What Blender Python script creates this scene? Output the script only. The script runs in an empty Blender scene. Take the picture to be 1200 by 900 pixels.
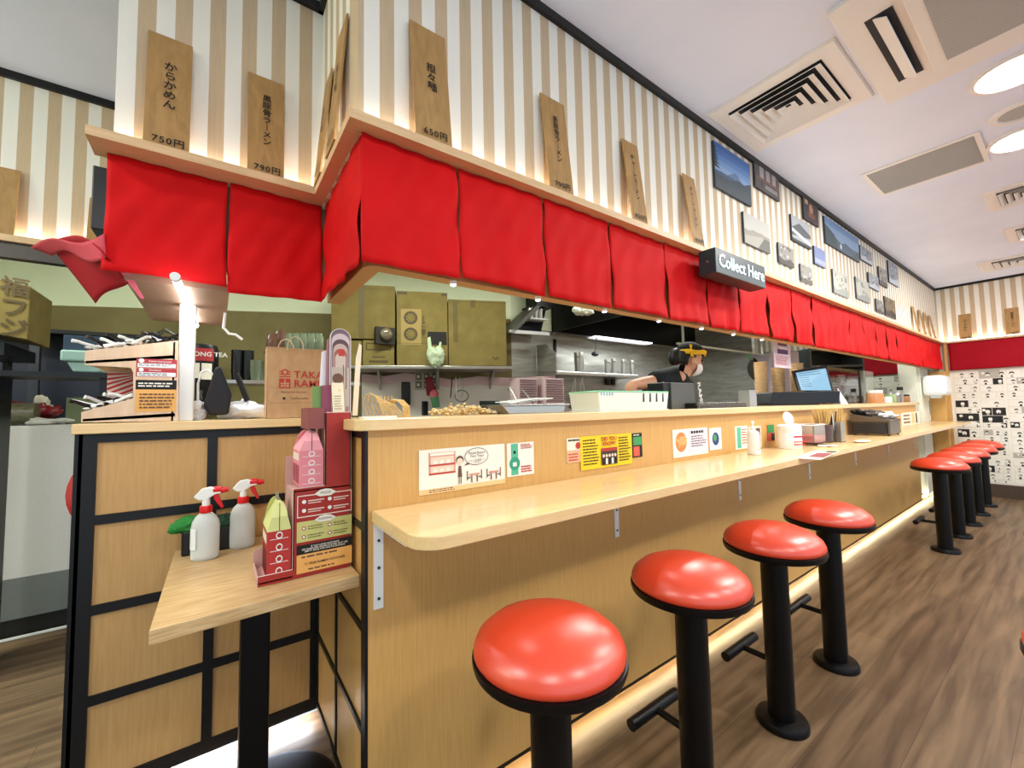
import bpy, bmesh, math, random
from mathutils import Vector, Matrix
random.seed(7)
C = bpy.context.scene.collection
sc = bpy.context.scene
PI = math.pi
# ------------------------------------------------------------------ camera
EYE = Vector((0, 0, 1.31)); FPX = 481.6
def _cam(px, py):
    return Vector((px-600, -(py-450), -FPX)).normalized()
_dx = _cam(1270, 465); _dy = _cam(253, 485)
_dy = (_dy-_dx*_dx.dot(_dy)).normalized(); _dz = _dx.cross(_dy)
ROT = Matrix((_dx, _dy, _dz))
cd = bpy.data.cameras.new('camera'); co = bpy.data.objects.new('camera', cd); C.objects.link(co)
co.matrix_world = Matrix.Translation(EYE) @ ROT.to_4x4()
cd.sensor_fit = 'HORIZONTAL'; cd.sensor_width = 36; cd.lens = FPX/1200*36; cd.clip_start = .02
sc.camera = co
# ------------------------------------------------------------------ light and exposure
sc.view_settings.view_transform = 'Standard'; sc.view_settings.look = 'None'
sc.view_settings.gamma = 1; sc.view_settings.use_curve_mapping = False
sc.view_settings.exposure = 0.3
w = bpy.data.worlds.new('world'); sc.world = w; w.use_nodes = True
w.node_tree.nodes['Background'].inputs[0].default_value = (.72, .86, 1, 1)
w.node_tree.nodes['Background'].inputs[1].default_value = 1.15
def area(name, loc, size, power, col, rot=(0, 0, 0), shape='DISK', sy=None):
    l = bpy.data.lights.new(name, 'AREA'); l.shape = shape; l.size = size
    if sy: l.size_y = sy
    l.energy = power; l.color = col
    o = bpy.data.objects.new(name, l); C.objects.link(o); o.location = loc; o.rotation_euler = rot
    return o
WARM = (1, .97, .92)
LAMPS = [(3.18, .10), (4.05, .12), (1.1, -1.2), (2.6, -1.2), (4.2, -1.2), (6.0, -.9), (7.6, -.9), (-.6, -.9), (6.6, .12), (-1.6, .9)]  # the last one is an added lamp that brightens the left counter front
for lx, ly in LAMPS:
    area('downlight_light', (lx, ly, 2.90), .34, 21, WARM)
pl_ = bpy.data.lights.new('left_fill_light', 'POINT'); pl_.energy = 42; pl_.color = (.93, 1, .86); pl_.shadow_soft_size = .25
po_ = bpy.data.objects.new('left_fill_light', pl_); C.objects.link(po_); po_.location = (-2.5, 1.75, 2.5)  # unseen lamp added to brighten the ceiling on the left
# fluorescent light of the kitchen
area('kitchen_light', (1.0, 2.75, 2.88), 1.2, 38, (.93, 1, .84), shape='RECTANGLE', sy=.25)
area('kitchen_light', (3.6, 2.2, 2.88), 1.2, 40, (.96, 1, .93), shape='RECTANGLE', sy=.25)
area('kitchen_light', (6.2, 2.6, 2.88), 1.2, 50, (.96, 1, .93), shape='RECTANGLE', sy=.25)
area('kitchen_light', (-1.6, 3.3, 2.88), 1.2, 42, (.95, 1, .88), shape='RECTANGLE', sy=.25)
area('hood_light', (4.4, 3.1, 2.1), 1.6, 26, (.95, 1, 1), shape='RECTANGLE', sy=.15)

# ------------------------------------------------------------------ helpers
def ray(px, py): return ROT @ Vector((px-600, -(py-450), -FPX))
def P(px, py, x=None, y=None, z=None, pl=None):
    """the point of a real plane (x=, y=, z= or a vertical plane (point, direction)) seen at a photo position"""
    d = ray(px, py)
    if x is not None: t = (x-EYE.x)/d.x
    elif y is not None: t = (y-EYE.y)/d.y
    elif z is not None: t = (z-EYE.z)/d.z
    else:
        q, u = pl; n = Vector((-u[1], u[0], 0)); t = (Vector((q[0], q[1], 0))-EYE).dot(n)/d.dot(n)
    return EYE+d*t
def hexc(h, a=1):
    h = h.lstrip('#'); r = [int(h[i:i+2], 16)/255 for i in (0, 2, 4)]
    return tuple((c/12.92 if c <= .04045 else ((c+.055)/1.055)**2.4) for c in r)+(a,)
MATS = {}
def mat(name, col='#888888', rough=.6, metal=0, emit=0, ecol=None, alpha=1, trans=0, coat=0, ior=1.45, spec=.5):
    if name in MATS: return MATS[name]
    m = bpy.data.materials.new(name); m.use_nodes = True
    b = m.node_tree.nodes['Principled BSDF']
    c = hexc(col) if isinstance(col, str) else col
    b.inputs['Base Color'].default_value = c; b.inputs['Roughness'].default_value = rough
    b.inputs['Metallic'].default_value = metal; b.inputs['IOR'].default_value = ior
    b.inputs['Specular IOR Level'].default_value = spec
    b.inputs['Coat Weight'].default_value = coat; b.inputs['Coat Roughness'].default_value = .08
    b.inputs['Transmission Weight'].default_value = trans; b.inputs['Alpha'].default_value = alpha
    if emit:
        b.inputs['Emission Color'].default_value = hexc(ecol) if ecol else c
        b.inputs['Emission Strength'].default_value = emit
    MATS[name] = m
    return m
def N(m, t, **k):
    n = m.node_tree.nodes.new(t)
    for a, v in k.items(): setattr(n, a, v)
    return n
def L(m, a, b): m.node_tree.links.new(a, b)
def noisy(name, c1, c2, scale=(1, 1, 1), ns=6, rough=.5, detail=4, bump=0, lo=.3, hi=.7, metal=0, coat=0, spec=.5, rvar=0, distort=0):
    m = mat(name, c1, rough, metal, coat=coat, spec=spec); b = m.node_tree.nodes['Principled BSDF']
    g = N(m, 'ShaderNodeNewGeometry'); mp = N(m, 'ShaderNodeMapping'); mp.inputs['Scale'].default_value = scale
    n = N(m, 'ShaderNodeTexNoise'); n.inputs['Scale'].default_value = ns; n.inputs['Detail'].default_value = detail
    n.inputs['Distortion'].default_value = distort
    r = N(m, 'ShaderNodeValToRGB'); r.color_ramp.elements[0].position = lo; r.color_ramp.elements[1].position = hi
    r.color_ramp.elements[0].color = hexc(c1); r.color_ramp.elements[1].color = hexc(c2)
    L(m, g.outputs['Position'], mp.inputs[0]); L(m, mp.outputs[0], n.inputs['Vector']); L(m, n.outputs['Fac'], r.inputs[0])
    L(m, r.outputs[0], b.inputs['Base Color'])
    if bump:
        bp = N(m, 'ShaderNodeBump'); bp.inputs['Strength'].default_value = bump; bp.inputs['Distance'].default_value = .004
        L(m, n.outputs['Fac'], bp.inputs['Height']); L(m, bp.outputs[0], b.inputs['Normal'])
    if rvar:
        mr = N(m, 'ShaderNodeMapRange'); mr.inputs['To Min'].default_value = rough-rvar; mr.inputs['To Max'].default_value = rough+rvar
        L(m, n.outputs['Fac'], mr.inputs[0]); L(m, mr.outputs[0], b.inputs['Roughness'])
    return m
def stripes(name, axis, phase, period=.0925, duty=.49):
    m = mat(name, '#ffffff', .75); b = m.node_tree.nodes['Principled BSDF']
    g = N(m, 'ShaderNodeNewGeometry'); s = N(m, 'ShaderNodeSeparateXYZ'); L(m, g.outputs['Position'], s.inputs[0])
    a = N(m, 'ShaderNodeMath', operation='SUBTRACT'); a.inputs[1].default_value = phase
    d = N(m, 'ShaderNodeMath', operation='DIVIDE'); d.inputs[1].default_value = period
    f = N(m, 'ShaderNodeMath', operation='FRACT'); t = N(m, 'ShaderNodeMath', operation='LESS_THAN'); t.inputs[1].default_value = duty
    L(m, s.outputs[axis], a.inputs[0]); L(m, a.outputs[0], d.inputs[0]); L(m, d.outputs[0], f.inputs[0]); L(m, f.outputs[0], t.inputs[0])
    n = N(m, 'ShaderNodeTexNoise'); n.inputs['Scale'].default_value = 60
    mp = N(m, 'ShaderNodeMapping'); mp.inputs['Scale'].default_value = (2, 2, .15); L(m, g.outputs['Position'], mp.inputs[0]); L(m, mp.outputs[0], n.inputs['Vector'])
    r = N(m, 'ShaderNodeValToRGB'); r.color_ramp.elements[0].color = hexc('#bda586'); r.color_ramp.elements[1].color = hexc('#cdb898')
    L(m, n.outputs['Fac'], r.inputs[0])
    x = N(m, 'ShaderNodeMix', data_type='RGBA'); x.inputs[6].default_value = hexc('#ece9df')
    L(m, t.outputs[0], x.inputs[0]); L(m, r.outputs[0], x.inputs[7]); L(m, x.outputs[2], b.inputs['Base Color'])
    return m
MW = {}
def label(o, lab, cat, group=None, kind=None):
    o['label'] = lab; o['category'] = cat
    if group: o['group'] = group
    if kind: o['kind'] = kind
    return o
def thing(name, lab, cat, loc=(0, 0, 0), rz=0, group=None):
    o = bpy.data.objects.new(name, None); C.objects.link(o); o.empty_display_size = .1
    o.location = loc; o.rotation_euler = (0, 0, rz)
    MW[o] = Matrix.Translation(Vector(loc)) @ Matrix.Rotation(rz, 4, 'Z')
    return label(o, lab, cat, group)
class M:
    """collects shapes in world space and links them as ONE mesh object"""
    def __init__(s): s.b = bmesh.new(); s.mi = 0
    def _f(s, vs):
        try: f = s.b.faces.new(vs)
        except ValueError: return
        f.material_index = s.mi; return f
    def box(s, x0, x1, y0, y1, z0, z1, T=None):
        v = [Vector((x, y, z)) for z in (z0, z1) for x, y in ((x0, y0), (x1, y0), (x1, y1), (x0, y1))]
        if T: v = [T @ a for a in v]
        v = [s.b.verts.new(a) for a in v]
        for f in ((3, 2, 1, 0), (4, 5, 6, 7), (0, 1, 5, 4), (1, 2, 6, 5), (2, 3, 7, 6), (3, 0, 4, 7)): s._f([v[i] for i in f])
        return s
    def lathe(s, prof, o=(0, 0, 0), seg=20, T=None, cap=True):
        rings = []
        for r, z in prof:
            ring = []
            for i in range(seg):
                a = 2*PI*i/seg; p = Vector((r*math.cos(a), r*math.sin(a), z))
                if T: p = T @ p
                ring.append(s.b.verts.new(p+Vector(o)))
            rings.append(ring)
        for a, b in zip(rings, rings[1:]):
            for i in range(seg): s._f([a[i], a[(i+1) % seg], b[(i+1) % seg], b[i]])
        if cap: s._f(rings[0][::-1]); s._f(rings[-1])
        return s
    def cyl(s, p0, p1, r0, r1=None, seg=14):
        p0 = Vector(p0); p1 = Vector(p1); r1 = r0 if r1 is None else r1
        d = p1-p0; q = d.to_track_quat('Z', 'Y').to_matrix().to_4x4()
        return s.lathe([(r0, 0), (r1, d.length)], p0, seg, q)
    def tube(s, pts, r, seg=8, close=False):
        pts = [Vector(p) for p in pts]; n = len(pts); rings = []; up = Vector((.13, .27, .95)).normalized()
        for i, p in enumerate(pts):
            t = (pts[min(i+1, n-1)]-pts[max(i-1, 0)]).normalized()
            if abs(t.dot(up)) > .97: up = Vector((1, .1, 0)).normalized()
            a = t.cross(up).normalized(); b = t.cross(a); rr = r[i] if isinstance(r, (list, tuple)) else r
            rings.append([s.b.verts.new(p+a*rr*math.cos(2*PI*k/seg)+b*rr*math.sin(2*PI*k/seg)) for k in range(seg)])
        for a, b in zip(rings, rings[1:]):
            for i in range(seg): s._f([a[i], b[i], b[(i+1) % seg], a[(i+1) % seg]])
        s._f(rings[0]); s._f(rings[-1][::-1])
        return s
    def poly(s, pts, ext):
        """outline extruded by vector ext"""
        pts = [Vector(p) for p in pts]; e = Vector(ext)
        a = [s.b.verts.new(p) for p in pts]; b = [s.b.verts.new(p+e) for p in pts]; n = len(a)
        s._f(a[::-1]); s._f(b)
        for i in range(n): s._f([a[i], a[(i+1) % n], b[(i+1) % n], b[i]])
        return s
    def flat(s, pts):
        s._f([s.b.verts.new(Vector(p)) for p in pts]); return s
    def grid(s, fn, nu, nv):
        v = [[s.b.verts.new(Vector(fn(i/nu, j/nv))) for i in range(nu+1)] for j in range(nv+1)]
        for j in range(nv):
            for i in range(nu): s._f([v[j][i], v[j][i+1], v[j+1][i+1], v[j+1][i]])
        return s
    def ball(s, c, r, seg=14, rings=8, T=None):
        prof = [(max(1e-4, math.sin(PI*k/rings)), -math.cos(PI*k/rings)) for k in range(rings+1)]
        S = Matrix.Diagonal((*(r if isinstance(r, (tuple, list)) else (r, r, r)), 1))
        if T: S = T @ S
        return s.lathe(prof, c, seg, S)
    def out(s, name, m, parent=None, smooth=False, bevel=0, lab=None, cat=None, group=None, kind=None, solid=0, fix=True):
        me = bpy.data.meshes.new(name); b = s.b
        if fix: bmesh.ops.recalc_face_normals(b, faces=b.faces[:])
        if parent is not None: Mt = MW[parent]
        else:
            lo = [min(v.co[i] for v in b.verts) for i in range(3)]; hi = [max(v.co[i] for v in b.verts) for i in range(3)]
            Mt = Matrix.Translation(((lo[0]+hi[0])/2, (lo[1]+hi[1])/2, lo[2]))
        b.transform(Mt.inverted()); b.to_mesh(me); b.free()
        for q in (m if isinstance(m, (list, tuple)) else [m]): me.materials.append(q)
        o = bpy.data.objects.new(name, me); C.objects.link(o); MW[o] = Mt
        if parent is not None: o.parent = parent
        else: o.matrix_world = Mt
        if smooth:
            for p in me.polygons: p.use_smooth = True
            try: me.set_sharp_from_angle(angle=math.radians(40))
            except Exception: pass
        if bevel:
            bv = o.modifiers.new('b', 'BEVEL'); bv.width = bevel; bv.segments = 2; bv.limit_method = 'ANGLE'
        if solid:
            so = o.modifiers.new('s', 'SOLIDIFY'); so.thickness = solid; so.offset = 0
        if lab: label(o, lab, cat, group)
        if kind: o['kind'] = kind
        return o
def struct(name, mm, m, **k): return mm.out(name, m, kind='structure', **k)
def bx(name, m, b, parent=None, **k): return M().box(*b).out(name, m, parent, **k)
def dup(o, T=None, lab=None, parent=None, group=None):
    """copy of a thing with copies of its parts and sub-parts; T is the new location / (location, rotz)"""
    c = o.copy(); C.objects.link(c)
    if parent is not None: c.parent = parent
    else:
        loc, rz = T; c.location = loc; c.rotation_euler = (0, 0, rz)
        MW[c] = Matrix.Translation(Vector(loc)) @ Matrix.Rotation(rz, 4, 'Z')
    if lab: c['label'] = lab
    if group: c['group'] = group
    for ch in list(o.children): dup(ch, parent=c)
    return c
def text(s, size, m, o, xd, up, parent, name='lettering', align='CENTER', spacing=1, line=1, bold=0, lift=.004, ysc=1):
    """lettering lying in the plane (xd, up) with its centre at o"""
    c = bpy.data.curves.new('t', 'FONT'); c.body = s; c.size = size; c.align_x = align; c.align_y = 'CENTER'
    c.space_character = spacing; c.space_line = line; c.offset = bold*size; c.resolution_u = 2
    t = bpy.data.objects.new('t', c); C.objects.link(t)
    me = bpy.data.meshes.new_from_object(t.evaluated_get(bpy.context.evaluated_depsgraph_get()))
    bpy.data.objects.remove(t)
    xd = Vector(xd).normalized(); up = Vector(up).normalized(); n = xd.cross(up)
    R = Matrix((xd, up*ysc, n)).transposed().to_4x4(); W = Matrix.Translation(Vector(o)+n*lift) @ R
    me.transform(MW[parent].inverted() @ W); me.materials.clear(); me.materials.append(m)
    t = bpy.data.objects.new(name, me); C.objects.link(t); t.parent = parent; MW[t] = MW[parent]
    return t
class Sheet:
    """a flat card: origin at its lower left corner, u to the right, v up; marks on it are collected as one print"""
    def __init__(s, o, xd, up, w, h):
        s.o = Vector(o); s.x = Vector(xd).normalized(); s.up = Vector(up).normalized(); s.w = w; s.h = h
        s.n = s.x.cross(s.up); s.k = M(); s.ms = []; s.lv = 0
    def at(s, u, v, d=0): return s.o+s.x*u*s.w+s.up*v*s.h+s.n*d
    def card(s, name, m, th=.003, parent=None, **k):
        q = M().poly([s.at(0, 0), s.at(1, 0), s.at(1, 1), s.at(0, 1)], -s.n*th).out(name, m, parent, **k)
        s.root = q; return q
    def mi(s, m):
        if m not in s.ms: s.ms.append(m)
        s.k.mi = s.ms.index(m); s.lv += 1
    def rect(s, u0, v0, u1, v1, m):
        s.mi(m); d = .0006+s.lv*.00003; s.k.flat([s.at(u0, v0, d), s.at(u1, v0, d), s.at(u1, v1, d), s.at(u0, v1, d)]); return s
    def poly(s, pts, m):
        s.mi(m); d = .0006+s.lv*.00003; s.k.flat([s.at(u, v, d) for u, v in pts]); return s
    def disc(s, u, v, r, m, ru=None, seg=20):
        ru = ru or r*s.h/s.w
        return s.poly([(u+ru*math.cos(2*PI*i/seg), v+r*math.sin(2*PI*i/seg)) for i in range(seg)], m)
    def lines(s, u0, v0, u1, v1, n, m, fill=.45, ragged=.25):
        for i in range(n):
            v = v1-(v1-v0)*(i+.5)/n; hh = (v1-v0)/n*fill/2
            u = u0
            e = u1-(u1-u0)*random.random()*ragged
            while u < e:
                l = (u1-u0)*random.uniform(.06, .2); s.rect(u, v-hh, min(e, u+l), v+hh, m); u += l+(u1-u0)*.03
        return s
    def done(s, parent, name='print'):
        if s.lv: return s.k.out(name, s.ms, parent, fix=False)
    def text(s, t, u, v, size, m, parent, **k):
        return text(t, size*s.h, m, s.at(u, v), s.x, s.up, parent, **k)

# ------------------------------------------------------------------ materials
maple = noisy('maple laminate', '#d8ab68', '#c99a56', (14, 14, .8), 9, .38, lo=.25, hi=.8)
maple_h = noisy('maple laminate worktop', '#eccd98', '#e2bd84', (1.2, 16, 14), 7, .25, lo=.25, hi=.8, coat=.25)
panelwood = noisy('panel veneer', '#cfa56c', '#c0945a', (12, 12, .7), 9, .5, lo=.25, hi=.8)
ledgewood = noisy('ledge veneer', '#dfbe93', '#d1ad80', (1.2, 14, 14), 8, .45)
edgewood = noisy('table oak', '#d8b98a', '#b8925f', (2.2, 26, 30), 5, .4, detail=6)
lightwood = noisy('rack birch', '#e2c6a8', '#d6b695', (9, 9, .8), 7, .5)
tanboard = mat('tan board', '#b98f62', .6)
brownboard = mat('brown soffit board', '#9c7d64', .5)
black = mat('black metal', '#060506', .4, spec=.3)
batten = mat('black batten', '#08080b', .45)
blackpl = mat('black plastic', '#121317', .35)
darkgrey = mat('dark grey', '#33343a', .4)
white = mat('white plastic', '#eef0ee', .35)
offwhite = mat('off white card', '#f2ede0', .6)
ceilm = noisy('ceiling paint', '#dfe9ff', '#d9e4fb', (1, 1, 1), 3, .55, spec=.3)
red_cloth = noisy('red cotton', '#d60d12', '#c8080d', (2, 2, 2), 3, .7, bump=.12, spec=.2)
dkred_cloth = mat('dark red cotton', '#a00a1e', .7, spec=.2)
vinyl = mat('red vinyl', '#dd4426', .33, ior=1.75)
steel = noisy('brushed steel', '#b9b9b2', '#94928a', (1, 1, 6), 3, .4, metal=.45, rvar=.08, distort=.6)
steel2 = mat('plain steel', '#b0b0ac', .28, .9)
olive = noisy('olive lower wall', '#85794c', '#6e6338', (1, 1, 1), 2.5, .7)
pale = noisy('pale kitchen paint', '#edf4d6', '#e6eecc', (1, 1, 1), 2, .7)
cardb = noisy('cardboard', '#7f6e3a', '#716130', (3, 3, 3), 3, .8)
cardb2 = noisy('cardboard tape', '#665626', '#5b4c20', (3, 3, 3), 3, .45)
kraft = noisy('kraft paper', '#cda57a', '#c0966a', (8, 8, 3), 5, .75)
ink = mat('black ink', '#15110f', .7)
inkred = mat('red ink', '#c42a2a', .7)
glass = mat('clear glass', '#ffffff', .03, trans=1, ior=1.2)
clearpl = mat('clear plastic', '#f4f6f8', .12, trans=.9, ior=1.25)
hoodm = mat('hood blackened steel', '#1c1b1b', .35, .6)
LEDW = mat('led white', '#ffffff', emit=12, ecol='#f3f5ff')
LEDY = mat('led warm', '#ffffff', emit=36, ecol='#fff0c4')
LEDC = mat('led cove', '#ffffff', emit=15, ecol='#fff6ea')
BR = lambda n, h, r=.6: mat(n, h, r)

# floor : brown vinyl planks along the counter
fm = mat('vinyl plank floor', '#8a6f58', .42, spec=.4); fb = fm.node_tree.nodes['Principled BSDF']
g = N(fm, 'ShaderNodeNewGeometry'); br = N(fm, 'ShaderNodeTexBrick'); L(fm, g.outputs['Position'], br.inputs['Vector'])
br.inputs['Scale'].default_value = 1; br.inputs['Brick Width'].default_value = 1.5; br.inputs['Row Height'].default_value = .23
br.inputs['Mortar Size'].default_value = .0012; br.inputs['Color1'].default_value = hexc('#80694f'); br.inputs['Color2'].default_value = hexc('#6b553f')
br.inputs['Mortar'].default_value = hexc('#5b4738'); br.offset = .37
mp = N(fm, 'ShaderNodeMapping'); mp.inputs['Scale'].default_value = (.7, 9, 1); L(fm, g.outputs['Position'], mp.inputs[0])
nz = N(fm, 'ShaderNodeTexNoise'); nz.inputs['Scale'].default_value = 2.2; nz.inputs['Detail'].default_value = 8; nz.inputs['Distortion'].default_value = .35
L(fm, mp.outputs[0], nz.inputs['Vector'])
rp = N(fm, 'ShaderNodeValToRGB'); rp.color_ramp.elements[0].position = .35; rp.color_ramp.elements[1].position = .65
rp.color_ramp.elements[0].color = (.45, .42, .38, 1); rp.color_ramp.elements[1].color = (1.05, 1.03, 1, 1)
mx = N(fm, 'ShaderNodeMix', data_type='RGBA', blend_type='MULTIPLY'); mx.inputs[0].default_value = 1
L(fm, nz.outputs['Fac'], rp.inputs[0]); L(fm, br.outputs['Color'], mx.inputs[6]); L(fm, rp.outputs[0], mx.inputs[7]); L(fm, mx.outputs[2], fb.inputs['Base Color'])

# ------------------------------------------------------------------ the setting
YW = 1.27        # front face of the counter wall
YL = 2.0         # front face of the panelled partition
XF = 8.5         # far wall
ZC = 2.93        # ceiling
ZL = 2.135       # ledge of the fascia
struct('floor', M().box(-4, XF+.2, -3.6, 6.4, -.1, 0), fm)
struct('ceiling', M().box(-4, XF+.2, -3.6, 6.4, ZC, ZC+.1), ceilm)
sxm = stripes('striped wallpaper along counter', 0, .385)
sym = stripes('striped wallpaper across', 1, 1.235)
slm = stripes('striped wallpaper left', 0, -.2255)
sfm = stripes('striped wallpaper far', 1, .99)
wallc = M().box(.375, 7.3, YW, YW+.14, .06, 1.25)
struct('wall_counter', wallc, maple)
struct('wall_counter_kick', M().box(.44, 8.3, YW+.06, YW+.13, 0, .06), batten)
struct('wall_counter_side', M().box(.375, .45, YW+.14, YL, .06, 1.25), panelwood)
struct('wall_partition', M().box(-.365, .375, YL, YL+.12, .06, 1.25), panelwood)
struct('wall_partition_kick', M().box(-.3, .45, YL+.05, YL+.11, 0, .06), mat('kick bluish', '#9aa3ad', .4))
# battens on the panelled partition
t = M()
for z in (1.235, .955, .655, .36, .075):
    t.box(-.375, .375, YL-.008, YL, z-.016, z+.016)
    t.box(.367, .375, YW+.03, YL, z-.009, z+.009)
for x0, x1 in ((-.375, -.33), (-.024, .008), (.345, .375)): t.box(x0, x1, YL-.009, YL, .06, 1.25)
t.box(.366, .375, YW-.0, YW+.04, .06, 1.25); t.box(.368, .375, YL-.36, YL-.345, .06, 1.25); t.box(.367, .375, YL-.03, YL, .06, 1.25)
t.box(-.385, -.365, YL-.009, YL+.13, .0, 1.25)
t.box(.375, 7.3, YW, YW+.008, .045, .06).box(-.365, .375, YL-.009, YL-.001, .045, .06)
struct('trim_1', t, batten)
# upper walls
struct('wall_front_upper', M().box(.32, XF, 1.19, 1.27, ZL-.03, ZC), sxm)
struct('wall_left_upper', M().box(-.27, .32, 1.69, 1.77, ZL-.03, ZC), slm)
struct('wall_side_upper', M().box(.32, .40, 1.27, 1.77, ZL-.03, ZC), sym)
struct('wall_back_left_upper', M().box(-3.6, -.3, 2.85, 2.95, ZL, ZC), slm)
struct('wall_far', M().box(XF, XF+.1, -3.6, 6.4, 0, ZC), sfm)
# black trims below the ceiling
t = M().box(.31, XF, 1.172, 1.19, ZC-.035, ZC).box(-.28, .32, 1.672, 1.69, ZC-.035, ZC).box(.302, .32, 1.172, 1.69, ZC-.035, ZC)
t.box(XF-.018, XF, -3.6, 1.172, ZC-.03, ZC).box(-3.6, -.3, 2.832, 2.85, ZC-.035, ZC)
struct('trim_2', t, batten)
# fascia ledges
LG = [(.28, XF, 1.115, 1.19), (.28, .32, 1.19, 1.69), (-.315, .28, 1.6, 1.69)]
t = M().box(.28, XF, 1.115, 1.20, ZL-.028, ZL).box(.28, .33, 1.20, 1.69, ZL-.028, ZL).box(-.315, .28, 1.60, 1.72, ZL-.028, ZL)
struct('trim_3', t, ledgewood)
struct('trim_4', M().box(XF-.07, XF, -3.6, 1.115, ZL-.028, ZL).box(-3.6, -.3, 2.78, 2.85, ZL-.03, ZL), ledgewood)
struct('trim_5', M().box(-3.6, -.3, 2.80, 2.85, ZL-.1, ZL-.03), mat('track grey', '#4a4640', .4, .5))
# bulkheads behind the curtains, with a round front corner
t = M()
cs = [(.345+.04*(1-math.cos(a)), 1.185+.04*(1-math.sin(a))) for a in [i*PI/12 for i in range(7)]]
t.poly([(x, y, 1.733) for x, y in [(8.44, 1.185)]+cs[::-1]+[(.345, 1.70), (.395, 1.70), (.395, 1.235), (8.44, 1.235)]], (0, 0, .37))
struct('wall_bulkhead', t, tanboard)
struct('wall_bulkhead_left', M().box(-.24, .03, 1.72, 2.42, 1.735, 1.76).box(-.27, .345, 1.71, 1.74, 1.80, 2.1), brownboard)
# far wall: comic wall below, baseboard
struct('wall_far_lower', M().box(XF-.01, XF, -3.6, 6.4, 0, ZL-.028), offwhite)
struct('baseboard_far', M().box(XF-.05, XF-.01, -3.6, 1.1, 0, .17), mat('dark baseboard', '#4b3a30', .5))
struct('trim_6', M().box(8.3, 8.48, 1.13, 1.3, 0, 1.71).box(8.44, 8.49, 1.10, 1.13, 0, 2.1), maple)
# kitchen shell : rear wall parallel to the counter on the right, turned on the left
RQ = (2.74, 3.8); RU = Vector((.923, -.385)).normalized(); RU3 = Vector((RU.x, RU.y, 0)); RN = Vector((RU.y, -RU.x, 0))
def RP(px, py, off=0): return P(px, py, pl=((RQ[0]+RN.x*off, RQ[1]+RN.y*off), (RU.x, RU.y)))
zol = RP(200, 362).z  # turned rear wall is olive below this height, pale above
q0 = Vector((RQ[0], RQ[1], 0)); q1 = q0-RU3*6.2
struct('wall_kitchen_rear_left', M().poly([q0, q1, q1+Vector((0, 0, zol)), q0+Vector((0, 0, zol))], -RN*.1), olive)
struct('wall_kitchen_rear_left_upper', M().poly([q0+Vector((0, 0, zol)), q1+Vector((0, 0, zol)), q1+Vector((0, 0, ZC)), q0+Vector((0, 0, ZC))], -RN*.1), pale)
struct('wall_kitchen_rear', M().box(2.74, 6.6, 3.8, 3.9, 0, 2.25), steel)
struct('wall_kitchen_rear_upper', M().box(2.74, 6.6, 3.8, 3.9, 2.25, ZC), pale)
struct('wall_kitchen_right', M().box(6.6, 6.7, 2.9, 3.9, 0, ZC), steel)
struct('wall_left', M().box(-3.7, -3.6, -3.6, 6.4, 0, ZC), pale)
struct('wall_rear', M().box(-3.7, XF, 6.3, 6.4, 0, ZC), pale)
# steel panel seams and frames of the kitchen
t = M()
for px in (651, 838):
    p = P(px, 440, y=3.79); t.box(p.x-.015, p.x+.015, 3.775, 3.8, .9, 2.15)
struct('trim_7', t, hoodm)
# rear left counter with white front
t = M().box(-3.6, -.42, 3.8, 4.4, .35, 1.26); struct('wall_back_left', t, noisy('white laminate', '#d5d3d0', '#cbc9c6', (6, 6, 6), 20, .5))
struct('wall_back_left_lower', M().box(-3.6, -.42, 3.8, 4.4, .11, .35), mat('grey laminate', '#6f7472', .6))
struct('baseboard_left', M().box(-3.6, -.42, 3.815, 4.4, 0, .11), mat('black kick', '#141310', .5))
struct('trim_8', M().box(-3.6, -.42, 3.78, 3.79, 0, .012), white)

# led strips in the coves (things of light)
def led(name, lab, boxes, m, grp=None):
    t = M()
    for b in boxes: t.box(*b)
    return t.out(name, m, lab=lab, cat='led strip', group=grp)
led('led_strip', 'led strip behind the ledge of the long front fascia, lighting the stripes from below', [(.33, XF-.02, 1.165, 1.180, ZL, ZL+.008)], LEDC)
led('led_strip', 'led strip behind the ledge of the left fascia above the dark red curtain', [(-.26, .28, 1.665, 1.68, ZL, ZL+.008)], LEDC)
led('led_strip', 'led strip behind the short side ledge joining left and front fascias', [(.298, .31, 1.21, 1.66, ZL, ZL+.008)], LEDC)
led('led_strip', 'led strip at the foot of the far striped wall', [(XF-.045, XF-.03, -3.5, 1.09, ZL, ZL+.008)], LEDC)
led('led_strip', 'led strip at the foot of the back left striped wall', [(-3.5, -.3, 2.815, 2.83, ZL, ZL+.008)], LEDC)
led('led_strip', 'warm led strip under the wooden counter front, glowing on the floor', [(.46, 8.25, YW+.022, YW+.034, .05, .06)], LEDY)
led('led_strip', 'cool led strip under the black-framed panelled partition', [(-.3, .36, YL+.02, YL+.032, .05, .06)], mat('led cool', '#ffffff', emit=90, ecol='#eaf2ff'))

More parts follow.
